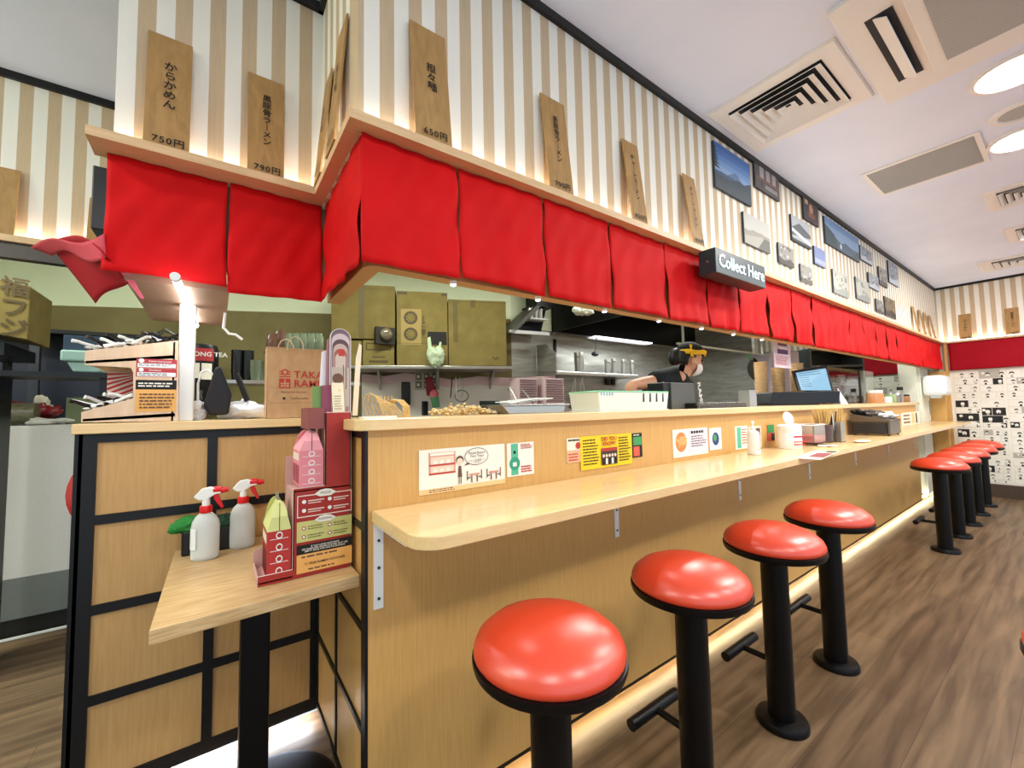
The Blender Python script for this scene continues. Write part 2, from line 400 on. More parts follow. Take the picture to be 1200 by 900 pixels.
# ------------------------------------------------------------------ counters
def rounded_slab(x0, x1, y0, y1, z0, z1, r, m, name, lab, cat, bev=.003):
    pts = [(x1, y0), (x1, y1), (x0, y1)]+[(x0+r-r*math.cos(a), y0+r-r*math.sin(a)) for a in [i*PI/16 for i in range(9)]]
    return M().poly([(x, y, z0) for x, y in pts], (0, 0, z1-z0)).out(name, m, lab=lab, cat=cat, bevel=bev, smooth=True)
rounded_slab(.385, 8.28, .91, YW, .975, 1.01, .075, maple_h, 'dining_counter', 'long pale wood eating counter with rounded near corner, on white brackets', 'counter')
pts = [(7.34, 1.235), (7.34, 1.56), (5.0, 1.56), (5.0, 2.05), (3.42, 2.05), (3.42, 1.56), (.335, 1.60)]+[(.38-.045*math.cos(a), 1.28-.045*math.sin(a)) for a in [i*PI/16 for i in range(9)]]
M().poly([(x, y, 1.2505) for x, y in pts], (0, 0, .0345)).out('serving_ledge', maple_h, lab='narrow pale wood serving ledge on top of the long counter wall', cat='ledge', bevel=.003)
M().box(-.39, .375, YL-.03, YL+.40, 1.25, 1.285).box(.335, .45, 1.60, YL-.03, 1.25, 1.285).out('partition_top', maple_h, lab='pale wood top of the black-framed panelled partition', cat='ledge', bevel=.003)
for i, bxx in enumerate((.405, 1.48, 2.62, 3.72, 4.82, 5.92, 7.05)):
    z0 = .72
    t = M().box(bxx-.014, bxx+.014, YW-.006, YW, z0, .975).box(bxx-.014, bxx+.014, YW-.26, YW-.006, .969, .975)
    r = thing('shelf_bracket', ['white steel bracket under the rounded left end of the eating counter'][0] if i == 0 else 'white steel bracket under the eating counter, number %s from the rounded end' % ['', 'two', 'three', 'four', 'five', 'six', 'seven'][i], 'bracket', (bxx, YW, z0), group='brackets under the eating counter')
    arm_ = t.out('arm', white, r)
    for z in (z0+.03, z0+.12, z0+.2): M().cyl((bxx, YW-.009, z), (bxx, YW-.005, z), .0045, seg=8).out('screw', darkgrey, arm_)

# ------------------------------------------------------------------ stools
def make_stool(x, y, lab, grp, rz=0):
    r = thing('bar_stool', lab, 'stool', (x, y, 0), rz, group=grp); o = (x, y, 0)
    M().lathe([(.02, .716), (.178, .716), (.184, .724), (.184, .734), (.176, .752), (.150, .774), (.11, .791), (.06, .801), (.03, .8035), (.001, .804)], o, 48).out('seat', vinyl, r, smooth=True)
    M().lathe([(.05, .682), (.165, .686), (.184, .694), (.1875, .704), (.1875, .716), (.178, .718)], o, 48).out('seat_rim', black, r, smooth=True)
    M().lathe([(.05, .028), (.05, .684)], o, 24).out('pole', black, r, smooth=True)
    M().lathe([(.094, 0), (.094, .018), (.088, .028), (.06, .032)], o, 32).out('base', black, r, smooth=True)
    fa_ = M().cyl((x, y+.04, .235), (x, y+.15, .235), .012).out('footrest_arm', black, r, smooth=True)
    M().cyl((x-.13, y+.155, .235), (x+.13, y+.155, .235), .019, seg=16).out('footrest', black, fa_, smooth=True)
    return r
s0 = make_stool(.672, .80, 'red cushioned black bar stool nearest the viewer, at the front of the near group', 'bar stools fixed along the counter')
spots = [(1.285, .80, 'red cushioned bar stool second from the front of the near group of four'), (1.91, .80, 'red cushioned bar stool third from the front of the near group of four'),
         (2.54, .80, 'red cushioned bar stool furthest back of the near group of four'),
         (5.15, .775, 'red cushioned bar stool at the front of the far group of five'), (5.79, .775, 'red cushioned bar stool second in the far group of five'),
         (6.42, .775, 'red cushioned bar stool in the middle of the far group of five'), (7.05, .775, 'red cushioned bar stool fourth in the far group of five'),
         (7.68, .775, 'red cushioned bar stool nearest the comic wall in the far group')]
for x, y, lb in spots: dup(s0, ((x, y, 0), 0), lb)
dup(s0, ((1.615, -.06, 0), PI), 'red stool cut off by the right edge of the photo, the nearer of two', group='stools at the right edge')
dup(s0, ((2.93, .005, 0), PI), 'red stool cut off by the right edge of the photo, the farther of two', group='stools at the right edge')

# ------------------------------------------------------------------ red curtains
def curtain_panel(parent, p0, p1, ztop, zbot, amp=.010, out_n=(0, -1, 0), seedv=0, m=None, gap=.004):
    p0 = Vector(p0); p1 = Vector(p1); d = (p1-p0); ln = d.length; u = d/ln; n = Vector(out_n); rnd = random.Random(seedv)
    ph = [rnd.uniform(0, 6.28) for _ in range(5)]; k1 = rnd.uniform(1.2, 2.2); k2 = rnd.uniform(3, 4.5); z_sag = rnd.uniform(-.006, .008); tl = rnd.uniform(-.01, .01)
    def fn(a, b):
        hang = b**1.2
        off = amp*hang*(math.sin(6.28*k1*a+ph[0])+.5*math.sin(6.28*k2*a+ph[1]+b*1.5))+.004*math.sin(9*b+ph[2]+3*a)+.0025*math.sin(22*a+ph[3]+14*b)
        s = gap+(ln-2*gap)*a+.006*hang*math.sin(ph[4]+3*b)*(1-2*a)
        z = ztop+(zbot-ztop)*b+b*(z_sag*math.sin(PI*a)+tl*(a-.5))
        return p0+u*s+n*(off+.012*hang)+Vector((0, 0, z))
    o = M().grid(fn, 26, 16).out('cloth_panel', m or red_cloth, parent, smooth=True, solid=.002, fix=False)
    return o
r = thing('noren_curtain', 'long bright red split curtain hanging under the front fascia along the counter', 'curtain', (4.4, 1.13, 1.73))
xs = [.318, .632, .995, 1.37, 1.765, 2.15, 2.5, 2.875, 3.255, 3.63, 4.05, 4.47]
while xs[-1] < 8.2: xs.append(xs[-1]+.385)
xs[-1] = 8.42
for i, (a, b) in enumerate(zip(xs, xs[1:])):
    curtain_panel(r, (a, 1.16, 0), (b, 1.16, 0), ZL-.03, 1.728, seedv=i, gap=.004 if i else .005, amp=.003+.0011*min(i, 7))
r = thing('noren_curtain', 'dark red curtain under the left fascia above the panelled partition', 'curtain', (0, 1.64, 1.73))
curtain_panel(r, (-.285, 1.68, 0), (.022, 1.68, 0), ZL-.03, 1.738, seedv=31, amp=.003)
curtain_panel(r, (.022, 1.68, 0), (.322, 1.68, 0), ZL-.03, 1.722, seedv=32, amp=.003)
r = thing('noren_curtain', 'short red curtain facing left, round the corner of the front fascia', 'curtain', (.30, 1.4, 1.73))
curtain_panel(r, (.328, 1.665, 0), (.328, 1.17, 0), ZL-.03, 1.728, seedv=33, amp=.004, out_n=(-1, 0, 0))
r = thing('noren_curtain', 'plum red curtain along the far wall above the comic pages', 'curtain', (XF-.05, 0, 1.73))
for i, y in enumerate([.95, .2, -.55, -1.3, -2.05]):
    curtain_panel(r, (XF-.045, y+(.14 if i == 0 else 0), 0), (XF-.045, y-.75, 0), ZL-.03, 1.72, seedv=40+i, amp=.004, out_n=(-1, 0, 0), m=dkred_cloth)
r = thing('noren_curtain', 'plum red curtain on the far wall seen through the kitchen opening', 'curtain', (XF-.05, 2.2, 1.73))
curtain_panel(r, (XF-.045, 2.9, 0), (XF-.045, 2.1, 0), ZL-.03, 1.72, seedv=51, amp=.004, out_n=(-1, 0, 0), m=dkred_cloth)
curtain_panel(r, (XF-.045, 2.1, 0), (XF-.045, 1.35, 0), ZL-.03, 1.72, seedv=52, amp=.004, out_n=(-1, 0, 0), m=dkred_cloth)
# side curtain that flares out at the left end
r = thing('noren_curtain', 'dark red curtain flap flaring out at the left end of the left fascia', 'curtain', (-.4, 1.9, 1.7))
A = P(55, 283, y=2.25); B = P(124, 300, y=1.67); Cc = P(112, 352, y=2.1); D = P(150, 325, y=1.72); A2 = P(95, 262, y=1.9)
def fn(a, b):
    top = A.lerp(B, a)+Vector((0, 0, .05*math.sin(PI*a))); bot = Cc.lerp(D, a)+Vector((0, 0, -.01))
    p = top.lerp(bot, b); return p+Vector((.0, .03*math.sin(5*a+3*b), 0))
M().grid(fn, 16, 12).out('cloth_panel', dkred_cloth, r, smooth=True, solid=.002, fix=False)  # shadow inside the flap is put into its dark red
E1 = P(36, 290, y=2.3); E2 = P(62, 300, y=2.25); F1 = P(122, 272, y=1.66); F2 = P(124, 300, y=1.66)
M().grid(lambda a, b: E1.lerp(F1, a).lerp(E2.lerp(F2, a), b)+Vector((0, 0, .02*math.sin(6*a))), 12, 6).out('hem', BR('light red cotton', '#c43a4c', .7), r, smooth=True, solid=.003, fix=False)  # top strip of the flap in a lighter red
G1 = P(147, 320, y=1.72); G2 = P(167, 350, y=1.74)
M().grid(lambda a, b: G1.lerp(G2, a)+Vector((.022*(b-.5)*(1-a*.6), 0, 0)), 8, 3).out('strap', BR('pink tape', '#e0697a', .7), r, solid=.003, fix=False)

# small spot lights at the foot of the curtain slits
for i, x in enumerate(xs[1:8]):
    q = thing('spot_light', 'tiny white spot light under the front bulkhead at curtain slit %s from the left' % ['one', 'two', 'three', 'four', 'five', 'six', 'seven'][i], 'spot light', (x, 1.2, 1.72), group='tiny spot lights under the bulkhead')
    M().lathe([(.011, 1.722), (.013, 1.733)], (x, 1.2, 0), 14).out('housing', white, q)
    M().lathe([(.008, 1.719), (.009, 1.7225)], (x, 1.2, 0), 14).out('lens', LEDW, q)
    if i % 2 == 0: area('spot_glow', (x, 1.2, 1.712), .02, .6, (1, .98, .95))

# ------------------------------------------------------------------ menu boards
boardw = noisy('menu board plywood', '#b48c56', '#9b7644', (7, 7, 1.6), 5, .6, lo=.3, hi=.75, distort=1.2)
def menu_board(px0, x1, zt, words, price, lab, wall='y', cy=1.19, lean=.05, w=None, grp='wooden menu boards on the ledges', bot=None, size=.034):
    """leans from the ledge front back to the wall; px0..x1 along the wall"""
    h = zt-ZL
    if wall == 'y':
        foot = Vector((px0, cy-.06, ZL)); xd = Vector((1, 0, 0)); back = Vector((0, 1, 0)); wd = x1-px0
    elif wall == 'x':      # faces -x, along -y
        foot = Vector((cy-.045, px0, ZL)); xd = Vector((0, -1, 0)); back = Vector((1, 0, 0)); wd = px0-x1
    up = (Vector((0, 0, h))+back*(lean-.006)).normalized(); L_ = h/up.z
    r = thing('menu_board', lab, 'menu board', tuple(foot+xd*wd/2), group=grp)
    s = Sheet(foot, xd, up, wd, L_); n = s.n
    s.o = foot+n*.0
    M().poly([s.at(0, 0), s.at(1, 0), s.at(1, 1), s.at(0, 1)], -n*.006).out('board', boardw, r)
    k = len(words); text('\n'.join(words), size if k < 6 else .029, ink, s.at(.52, .56), xd, up, r, bold=.012, line=1.0, lift=.003)
    text(price, .030, ink, s.at(.54, .075), xd, up, r, bold=.014, spacing=1.15)
    return r
menu_board(.475, .598, 2.545, '担々麺', '650円', 'wooden menu board priced 650 yen on the front fascia ledge, left of the others')
menu_board(1.01, 1.135, 2.545, '黒豚骨ラ｜メン', '790円', 'wooden menu board priced 790 yen on the front fascia ledge above the red curtain')
menu_board(1.50, 1.61, 2.545, 'チャ｜シュ｜メン', '850円', 'wooden menu board priced 850 yen, third along the front fascia ledge')
menu_board(1.99, 2.10, 2.54, 'チャ｜シュ｜メン', '850円', 'wooden menu board leaning near the sky-blue mountain photo, fourth along the front ledge')
menu_board(-.197, -.085, 2.54, 'からかめん', '750円', 'wooden menu board priced 750 yen on the left fascia ledge', cy=1.69)
menu_board(.072, .183, 2.53, '黒豚骨ラ｜メン', '790円', 'wooden menu board priced 790 yen on the left fascia ledge by the inner corner', cy=1.69)
menu_board(1.60, 1.49, 2.53, '担々麺', '650円', 'wooden menu board on the short side ledge, deeper one of two seen edge-on', 'x', .32, .042)
menu_board(1.40, 1.28, 2.56, '担々麺', '650円', 'wooden menu board on the short side ledge, nearer one of two seen edge-on', 'x', .32, .042)
for i, x in enumerate((6.95, 7.3, 7.6, 7.9)):
    menu_board(x, x+.11, 2.47, 'チャ｜シュ｜メン', '850円', 'wooden menu board at the far end of the front fascia ledge, %s of four' % ['first', 'second', 'third', 'last'][i])
menu_board(.97, .85, 2.5, 'からかめん', '750円', 'wooden menu board on the far wall ledge, nearest the corner', 'x', XF, .05)
menu_board(.55, .43, 2.5, '黒豚骨ラ｜メン', '790円', 'wooden menu board on the far wall ledge, by the right edge of the photo', 'x', XF, .05)
menu_board(-.94, -.76, 2.46, '担々麺', '650円', 'wooden menu board on the back left ledge at the left edge of the photo', cy=2.85)
menu_board(-.53, -.38, 2.40, 'かめし', '', 'wooden menu board on the back left ledge half hidden by the front fascia', cy=2.85)

# ------------------------------------------------------------------ photos on the striped wall
cols = dict(sky1=('#3f6db5', '#7fa3cf'), dk='#2b3440', )
def photo(tl, br, lab, kind, frame='#3a3f48'):
    a = P(*tl, y=1.185); b = P(*br, y=1.185)
    s = Sheet((a.x, 1.175, b.z), (1, 0, 0), (0, 0, 1), b.x-a.x, a.z-b.z)
    q = s.card('framed_photo', BR('photo edge', frame), .012, lab=lab, cat='photo')
    MW[q] = MW[q]
    m = lambda h: BR('photo '+h, h, .5)
    rnd = random.Random(int(tl[0]))
    def ridge(v0, v1, n, col):
        s.poly([(.0, 0)]+[(1, 0)]+[(1-i/n, v0+(v1-v0)*rnd.random()) for i in range(n+1)], m(col))
    if kind == 'blue':
        for i, c in enumerate(('#7f9fc6', '#6b90c2', '#5580ba', '#426fb0', '#3763a6')): s.rect(0, .4+i*.12, 1, .4+(i+1)*.12, m(c))
        s.rect(0, 0, 1, .4, m('#6b88ad')); s.poly([(.25, .35), (.55, .56), (.62, .53), (.8, .35)], m('#56729a')); ridge(.28, .4, 6, '#35506f')
        s.poly([(0, 0), (1, 0), (1, .52), (.8, .4), (.6, .42), (.4, .3), (0, .32)], m('#2d3e4a'))
        for k in range(6): s.poly([(0, .45+k*.08), (.16-.02*k, .44+k*.08), (0, .54+k*.08)], m('#1f2c33'))
    elif kind == 'gate':
        s.rect(0, 0, 1, 1, m('#514a4c')); s.rect(.15, .75, .95, .84, m('#8a6a60'))
        for u in (.2, .45, .7): s.rect(u, .35, u+.16, .72, m('#a59a96')); s.rect(u+.04, .1, u+.1, .35, m('#3a3335'))
        s.rect(.05, .28, 1, .34, m('#7d4f4a')); s.rect(.4, .1, .9, .22, m('#8c8884'))
    elif kind == 'road':
        s.rect(0, 0, 1, 1, m('#b9b7b0')); ridge(.45, .6, 6, '#8f8d84'); s.poly([(0, 0), (.55, 0), (.75, .42), (.68, .42), (0, .25)], m('#a29f95')); s.poly([(.5, 0), (1, 0), (1, .4), (.78, .42)], m('#5e5e55'))
    elif kind == 'face':
        s.rect(0, 0, 1, 1, m('#3b2f33')); s.disc(.5, .6, .22, m('#b77d5a')); s.rect(.3, .2, .75, .4, m('#7b4b3c')); s.rect(.1, .7, .3, .9, m('#c9a27b'))
    elif kind == 'train':
        s.rect(0, 0, 1, 1, m('#a9acb0')); s.poly([(0, .5), (.4, .8), (1, .55), (1, .4), (0, .2)], m('#5a5e63')); s.poly([(0, .35), (1, .1), (1, .22), (0, .5)], m('#d9dadd')); s.rect(0, 0, 1, .1, m('#3b3d41'))
    elif kind == 'fuji':
        s.rect(0, 0, 1, 1, m('#7f9ab8')); s.rect(0, .75, 1, 1, m('#6587b3')); ridge(.25, .45, 7, '#4a6071'); s.poly([(0, 0), (.35, 0), (.25, .5), (0, .72)], m('#3a4a50')); s.disc(.42, .18, .1, m('#d5d9da')); s.poly([(.7, 0), (1, 0), (1, .4)], m('#3f5258'))
    elif kind == 'plain':
        s.rect(0, 0, 1, 1, m('#7c88b2')); s.rect(0, .1, 1, .35, m('#a1a7c6'))
    else:
        base = {'town': '#8e8a84', 'pale': '#b7b5a8', 'wood': '#77684c', 'grey': '#8f949c'}[kind]
        s.rect(0, 0, 1, 1, m(base))
        cs_ = {'town': ['#4a4642', '#c0bcb3', '#6d665d'], 'pale': ['#8d938d', '#d2d0c3', '#6e7a72'], 'wood': ['#3b3226', '#a58d60', '#5b4b33'], 'grey': ['#b9bfc8', '#5a6168', '#747c85']}[kind]
        for k in range(16):
            u, v = rnd.random()*.85, rnd.random()*.85; s.rect(u, v, u+rnd.uniform(.05, .15), v+rnd.uniform(.05, .2), m(rnd.choice(cs_)))
        ridge(.15, .4, 5, cs_[0])
    s.done(q)
pk = [((834, 165), (879, 243), 'large blue sky and mountain photo at the left of the photo group', 'blue'),
      ((881, 176), (912, 237), 'photo of a dark red shop front beside the large blue mountain photo', 'gate'),
      ((869, 248), (901, 298), 'pale sepia photo of a road below the blue mountain photo', 'road'),
      ((939, 229), (958, 267), 'small dark photo with a warm face-like glow, near the ceiling', 'face'),
      ((925, 251), (949, 293), 'photo of a grey train on a slanting track', 'train'),
      ((964, 253), (1006, 308), 'wide blue-grey photo of a mountain over hills', 'fuji'),
      ((910, 284), (929, 315), 'small photo of a tree-lined street under the train photo', 'town'),
      ((936, 309), (951, 335), 'small dark town photo just above the red curtain', 'town'),
      ((952, 288), (966, 315), 'small plain lilac sky photo', 'plain'),
      ((1006, 287), (1021, 312), 'small grey photo right of the wide mountain photo', 'grey'),
      ((974, 315), (993, 350), 'pale green landscape photo in the lower row', 'pale'),
      ((1001, 324), (1018, 356), 'pale photo with winding dark path in the lower row', 'pale'),
      ((1016, 319), (1029, 342), 'small bluish hillside photo in the middle row', 'grey'),
      ((1028, 312), (1039, 338), 'small grey photo of rocks, left of the tall pale one', 'town'),
      ((1039, 305), (1052, 337), 'tall pale misty photo furthest right in the upper row', 'grey'),
      ((1025, 350), (1035, 369), 'tiny dark photo at the bottom right of the photo group', 'town'),
      ((1035, 347), (1049, 375), 'brown woodland photo at the far right bottom of the group', 'wood')]
for a, b, lb, kd in pk: photo(a, b, lb, kd)

# ------------------------------------------------------------------ sign
p0 = P(827, 288, y=1.0); p1 = P(896, 333, y=1.0)
a = P(838, 289, y=1.02); b = P(896, 309, y=1.02); c = P(838, 318, y=1.02)
r = thing('lightbox_sign', 'dark teal lightbox sign reading Collect Here on the fascia above the red curtain', 'sign', ((a.x+b.x)/2, 1.06, c.z))
M().box(a.x, b.x, 1.02, 1.108, c.z, a.z).out('box', mat('dark teal', '#22383f', .4), r, bevel=.003)
text('Collect Here', (a.z-c.z)*.74, mat('lit letters', '#ffffff', emit=1.3, ecol='#dcf6ff'), ((a.x+b.x)/2, 1.02, (a.z+c.z)/2), (1, 0, 0), (0, 0, 1), r, bold=.006, spacing=1.0)
M().cyl((a.x-.0005, 1.06, (a.z+c.z)/2), (a.x-.006, 1.06, (a.z+c.z)/2), .006).out('screw', steel2, r)

# ------------------------------------------------------------------ ceiling things
cwhite = mat('vent white', '#e4e4e4', .45)
slot = mat('dark slot', '#2a2c33', .7)
def diffuser(x0, x1, y0, y1, lab, rings=5, z=ZC):
    r = thing('ceiling_vent', lab, 'ceiling vent', ((x0+x1)/2, (y0+y1)/2, z-.02), group='square ceiling vents')
    cx, cy = (x0+x1)/2, (y0+y1)/2; hx, hy = (x1-x0)/2, (y1-y0)/2
    def ring(f0, f1, za, zb, t):
        o = [(cx-hx*f0, cy-hy*f0, za), (cx+hx*f0, cy-hy*f0, za), (cx+hx*f0, cy+hy*f0, za), (cx-hx*f0, cy+hy*f0, za)]
        i = [(cx-hx*f1, cy-hy*f1, zb), (cx+hx*f1, cy-hy*f1, zb), (cx+hx*f1, cy+hy*f1, zb), (cx-hx*f1, cy+hy*f1, zb)]
        for k in range(4): t.flat([o[k], o[(k+1) % 4], i[(k+1) % 4], i[k]])
    t = M(); ring(1, .97, z-.001, z-.012, t); ring(.97, .74, z-.012, z-.012, t); t.out('frame', cwhite, r, fix=False)
    bx('backing', slot, (cx-hx*.75, cx+hx*.75, cy-hy*.75, cy+hy*.75, z-.0035, z-.001), r)
    for k in range(rings):
        f = .72*(1-k/rings); t = M(); ring(f, f-.72/rings*.72, z-.026, z-.006, t); t.out('louvre', cwhite, r, solid=.002, fix=False)
diffuser(2.2, 2.8, .55, 1.14, 'square white concentric ceiling vent, large, closest to the striped wall')
diffuser(4.88, 5.42, -.16, .38, 'small white slatted ceiling vent below the lower round ceiling light')
diffuser(6.1, 6.7, -.18, .36, 'small white slatted ceiling vent, second towards the far wall')
diffuser(7.35, 7.95, -.2, .66, 'small white slatted ceiling vent nearest the far wall')
r = thing('air_conditioner', 'white ceiling cassette air conditioner with grey grille at the top edge of the photo', 'air conditioner', (2.48, .08, ZC-.03))
bx('frame', cwhite, (2.03, 2.93, -.38, .53, ZC-.018, ZC), r, bevel=.004)
bx('louvre_slot', slot, (2.20, 2.76, .36, .45, ZC-.021, ZC-.017), r)
bx('louvre_slot', slot, (2.20, 2.76, -.30, -.21, ZC-.021, ZC-.017), r)
for y in (.405, -.255):
    M().box(-.27, .27, -.026, .026, -.002, .002, Matrix.Translation((2.48, y, ZC-.03)) @ Matrix.Rotation(.5, 4, 'X')).out('louvre', cwhite, r)
bx('centre_panel', cwhite, (2.16, 2.80, -.18, .33, ZC-.032, ZC-.018), r, bevel=.004)
gm = mat('fine grille grey', '#a7aaac', .6); gb = gm.node_tree.nodes['Principled BSDF']
gg = N(gm, 'ShaderNodeNewGeometry'); gv = N(gm, 'ShaderNodeTexChecker'); gv.inputs['Scale'].default_value = 160
gv.inputs['Color1'].default_value = hexc('#bcbfc0'); gv.inputs['Color2'].default_value = hexc('#8c9092'); L(gm, gg.outputs['Position'], gv.inputs['Vector']); L(gm, gv.outputs['Color'], gb.inputs['Base Color'])
bx('grille', gm, (2.21, 2.75, -.14, .28, ZC-.035, ZC-.032), r)
r = thing('return_grille', 'grey perforated rectangular grille with white frame in the middle of the ceiling', 'ceiling grille', (3.98, .56, ZC-.01))
t = M().box(3.72, 4.24, .275, .30, ZC-.008, ZC).box(3.72, 4.24, .815, .84, ZC-.008, ZC).box(3.72, 3.745, .30, .815, ZC-.008, ZC).box(4.215, 4.24, .30, .815, ZC-.008, ZC)
t.out('frame', cwhite, r)
t = M().box(3.745, 4.215, .30, .815, ZC-.003, ZC)
t.out('backing', gm, r)
t = M()
for k in range(26): t.box(3.75+k*.018, 3.754+k*.018, .30, .815, ZC-.006, ZC-.002)
t.out('slats', mat('slat grey', '#b4b8b9', .5), r)
names = {0: 'upper of the two glowing round ceiling lights at the right edge', 1: 'lower of the two glowing round ceiling lights at the right edge'}
lampm = mat('lamp glow', '#ffffff', emit=12, ecol='#fffaf0')
for i, (lx, ly) in enumerate(LAMPS):  # the added left lamp gets a fixture like the others
    q = thing('ceiling_light', names.get(i, 'round recessed ceiling light over the dining floor outside the photo'), 'ceiling light', (lx, ly, ZC-.02), group='round ceiling lights')
    M().lathe([(.158, ZC), (.156, ZC-.012), (.138, ZC-.014), (.138, ZC-.002)], (lx, ly, 0), 32, cap=False).out('ring', cwhite, q, smooth=True)
    M().lathe([(.137, ZC-.006), (.1, ZC-.009), (.001, ZC-.010)], (lx, ly, 0), 32).out('diffuser', lampm, q, smooth=True)
p = P(1196, 130, z=ZC); q = thing('round_vent', 'round grey vent between the two glowing ceiling lights', 'ceiling vent', (p.x, p.y, ZC-.015))
M().lathe([(.12, ZC), (.115, ZC-.012), (.09, ZC-.012), (.085, ZC-.004)], (p.x, p.y, 0), 32, cap=False).out('ring', cwhite, q, smooth=True)
M().lathe([(.085, ZC-.004), (.04, ZC-.012), (.001, ZC-.012)], (p.x, p.y, 0), 24).out('valve', gm, q, smooth=True)

# ------------------------------------------------------------------ signs on the counter wall
def wall_sign(tl, br, lab, cardm, cat='notice', y=YW-.0035, name='notice_card'):
    a = P(*tl, y=y); b = P(*br, y=y)
    s = Sheet((a.x, y, b.z), (1, 0, 0), (0, 0, 1), b.x-a.x, a.z-b.z)
    s.card(name, cardm, .0034, lab=lab, cat=cat); return s
s = wall_sign((491, 528), (592, 566), 'white return-your-trays notice with speech bubble on the counter wall', offwhite); q = s.root
hh = s.h
m_pk = BR('print rose', '#d59a86'); m_or = BR('print peach', '#f0c98f'); m_br = BR('print brown', '#6b4a38'); m_rd = BR('print red', '#b8352c'); m_gn = BR('print green', '#57b894'); m_sk = BR('print skin', '#f2d3bd')
s.rect(0, 0, 1, .11, m_or); s.lines(.1, .02, .38, .1, 2, m_br, .5)
s.rect(.1, .42, .39, .92, m_pk); s.rect(.115, .85, .375, .91, offwhite); s.rect(.12, .65, .37, .82, m_sk); s.rect(.12, .46, .37, .6, m_sk); s.rect(.1, .42, .39, .46, m_rd); s.rect(.1, .62, .39, .655, m_rd)
for k in range(3): s.rect(.15+k*.07, .66, .19+k*.07, .74, offwhite); s.rect(.15+k*.07, .48, .19+k*.07, .54, offwhite)
s.disc(.64, .75, .21, m_br, .145); s.disc(.64, .75, .195, offwhite, .138); s.poly([(.53, .62), (.485, .55), (.56, .58)], m_br)
s.disc(.44, .7, .1, m_br, .045); s.disc(.44, .67, .075, m_sk, .036); s.poly([(.415, .3), (.465, .3), (.455, .56), (.425, .56)], m_br); s.rect(.425, .14, .435, .3, m_br); s.rect(.447, .14, .457, .3, m_br)
for u in (.52, .76):
    s.rect(u, .2, u+.012, .42, m_br); s.rect(u+.17, .2, u+.182, .42, m_br); s.rect(u+.03, .3, u+.15, .35, m_pk); s.rect(u+.05, .14, u+.065, .3, m_br); s.rect(u+.115, .14, u+.13, .3, m_br); s.rect(u, .24, u+.04, .27, m_br); s.rect(u+.14, .24, u+.18, .27, m_br)
s.done(q); s.text('Please Return\nYour Trays', .64, .80, .085, ink, q, line=.9); s.text('トレイを返却して\nください', .64, .63, .06, ink, q, line=.9)
s = wall_sign((594, 520), (626, 555), 'narrow white notice with green band next to the return-trays notice', offwhite); q = s.root
s.rect(.14, .04, .4, .98, m_gn); s.disc(.27, .38, .2, BR('print deep green', '#2f9c7a')); s.disc(.27, .72, .05, ink); s.rect(.2, .3, .34, .42, offwhite)
s.lines(.5, .8, .95, .96, 3, m_rd, .6); s.lines(.5, .08, .95, .3, 3, m_rd, .6); s.done(q)
s = wall_sign((664, 514), (681, 541), 'small cream and orange notice left of the yellow poster', BR('cream card', '#f3e6cf')); q = s.root
s.rect(0, 0, 1, .5, BR('print salmon', '#f0b08a')); s.lines(.1, .05, .9, .4, 3, m_rd, .5); s.lines(.1, .85, .9, .97, 1, ink, .6); s.disc(.8, .68, .14, m_rd); s.done(q)
yel = BR('yellow card', '#f2cf1f'); s = wall_sign((680, 512), (741, 543), 'yellow did-you-know poster on the counter wall', yel, 'poster', YW-.006, 'wall_poster'); q = s.root
s.lines(.04, .12, .33, .92, 9, ink, .4); s.lines(.72, .12, .97, .92, 9, ink, .4)
s.rect(.37, .08, .68, .6, BR('print dark', '#3a2c26'))
for k in range(5): s.disc(.41+k*.057, .36, .05, m_sk); s.rect(.39+k*.057, .1, .43+k*.057, .28, offwhite if k % 2 else ink)
s.rect(.37, .5, .68, .6, m_rd); s.done(q); s.text('DID YOU\nKNOW?', .525, .8, .17, m_rd, q, bold=.03, line=.9)
s = wall_sign((741, 508), (753, 535), 'narrow black green and red card right of the yellow poster', ink); q = s.root
s.rect(.05, .5, .95, .85, BR('print leaf', '#3f9a5a')); s.rect(.05, .05, .7, .45, BR('print coral', '#d95a4a')); s.lines(.1, .88, .9, .97, 1, offwhite, .5); s.done(q)
s = wall_sign((788, 504), (830, 531), 'white food notice with orange dish picture on the counter wall', offwhite); q = s.root
s.disc(.22, .5, .42, white); s.disc(.22, .54, .36, BR('print orange dish', '#d98442'))
for k in range(14): s.rect(.08+.28*random.random(), .3+.45*random.random(), .12+.28*random.random(), .33+.45*random.random(), BR('print orange lt', '#eaa968'))
s.rect(.45, .1, 1, .95, BR('print lavender', '#d9d6e2')); s.lines(.5, .8, .95, .92, 1, ink, .8); s.lines(.5, .3, .95, .75, 5, m_br, .4); s.done(q)
s = wall_sign((831, 502), (846, 526), 'small white card with blue green globe on the counter wall', white); q = s.root
s.disc(.5, .5, .3, BR('print navy', '#27427a')); s.disc(.45, .55, .15, BR('print leaf', '#3f9a5a')); s.done(q)
s = wall_sign((861, 500), (877, 525), 'pale notice with green figure left of the soap dispenser', BR('mint card', '#e9efdc')); q = s.root
s.rect(.15, .05, .45, .95, m_gn); s.lines(.5, .2, .95, .9, 6, m_rd, .4); s.done(q)
s = wall_sign((877, 500), (893, 524), 'pink photo card half hidden behind the soap dispenser', m_sk); q = s.root
s.rect(.1, .3, .9, .9, m_br); s.disc(.5, .6, .15, m_sk); s.done(q)
s = wall_sign((899, 498), (908, 516), 'narrow green and red card right of the soap dispenser', BR('print coral', '#d95a4a')); q = s.root
s.rect(0, .5, 1, 1, BR('print leaf', '#3f9a5a')); s.rect(.5, 0, 1, .45, ink); s.done(q)
s = wall_sign((1056, 484), (1078, 496), 'small pale picture card near the far end of the counter wall', BR('cream card', '#f3e6cf')); q = s.root
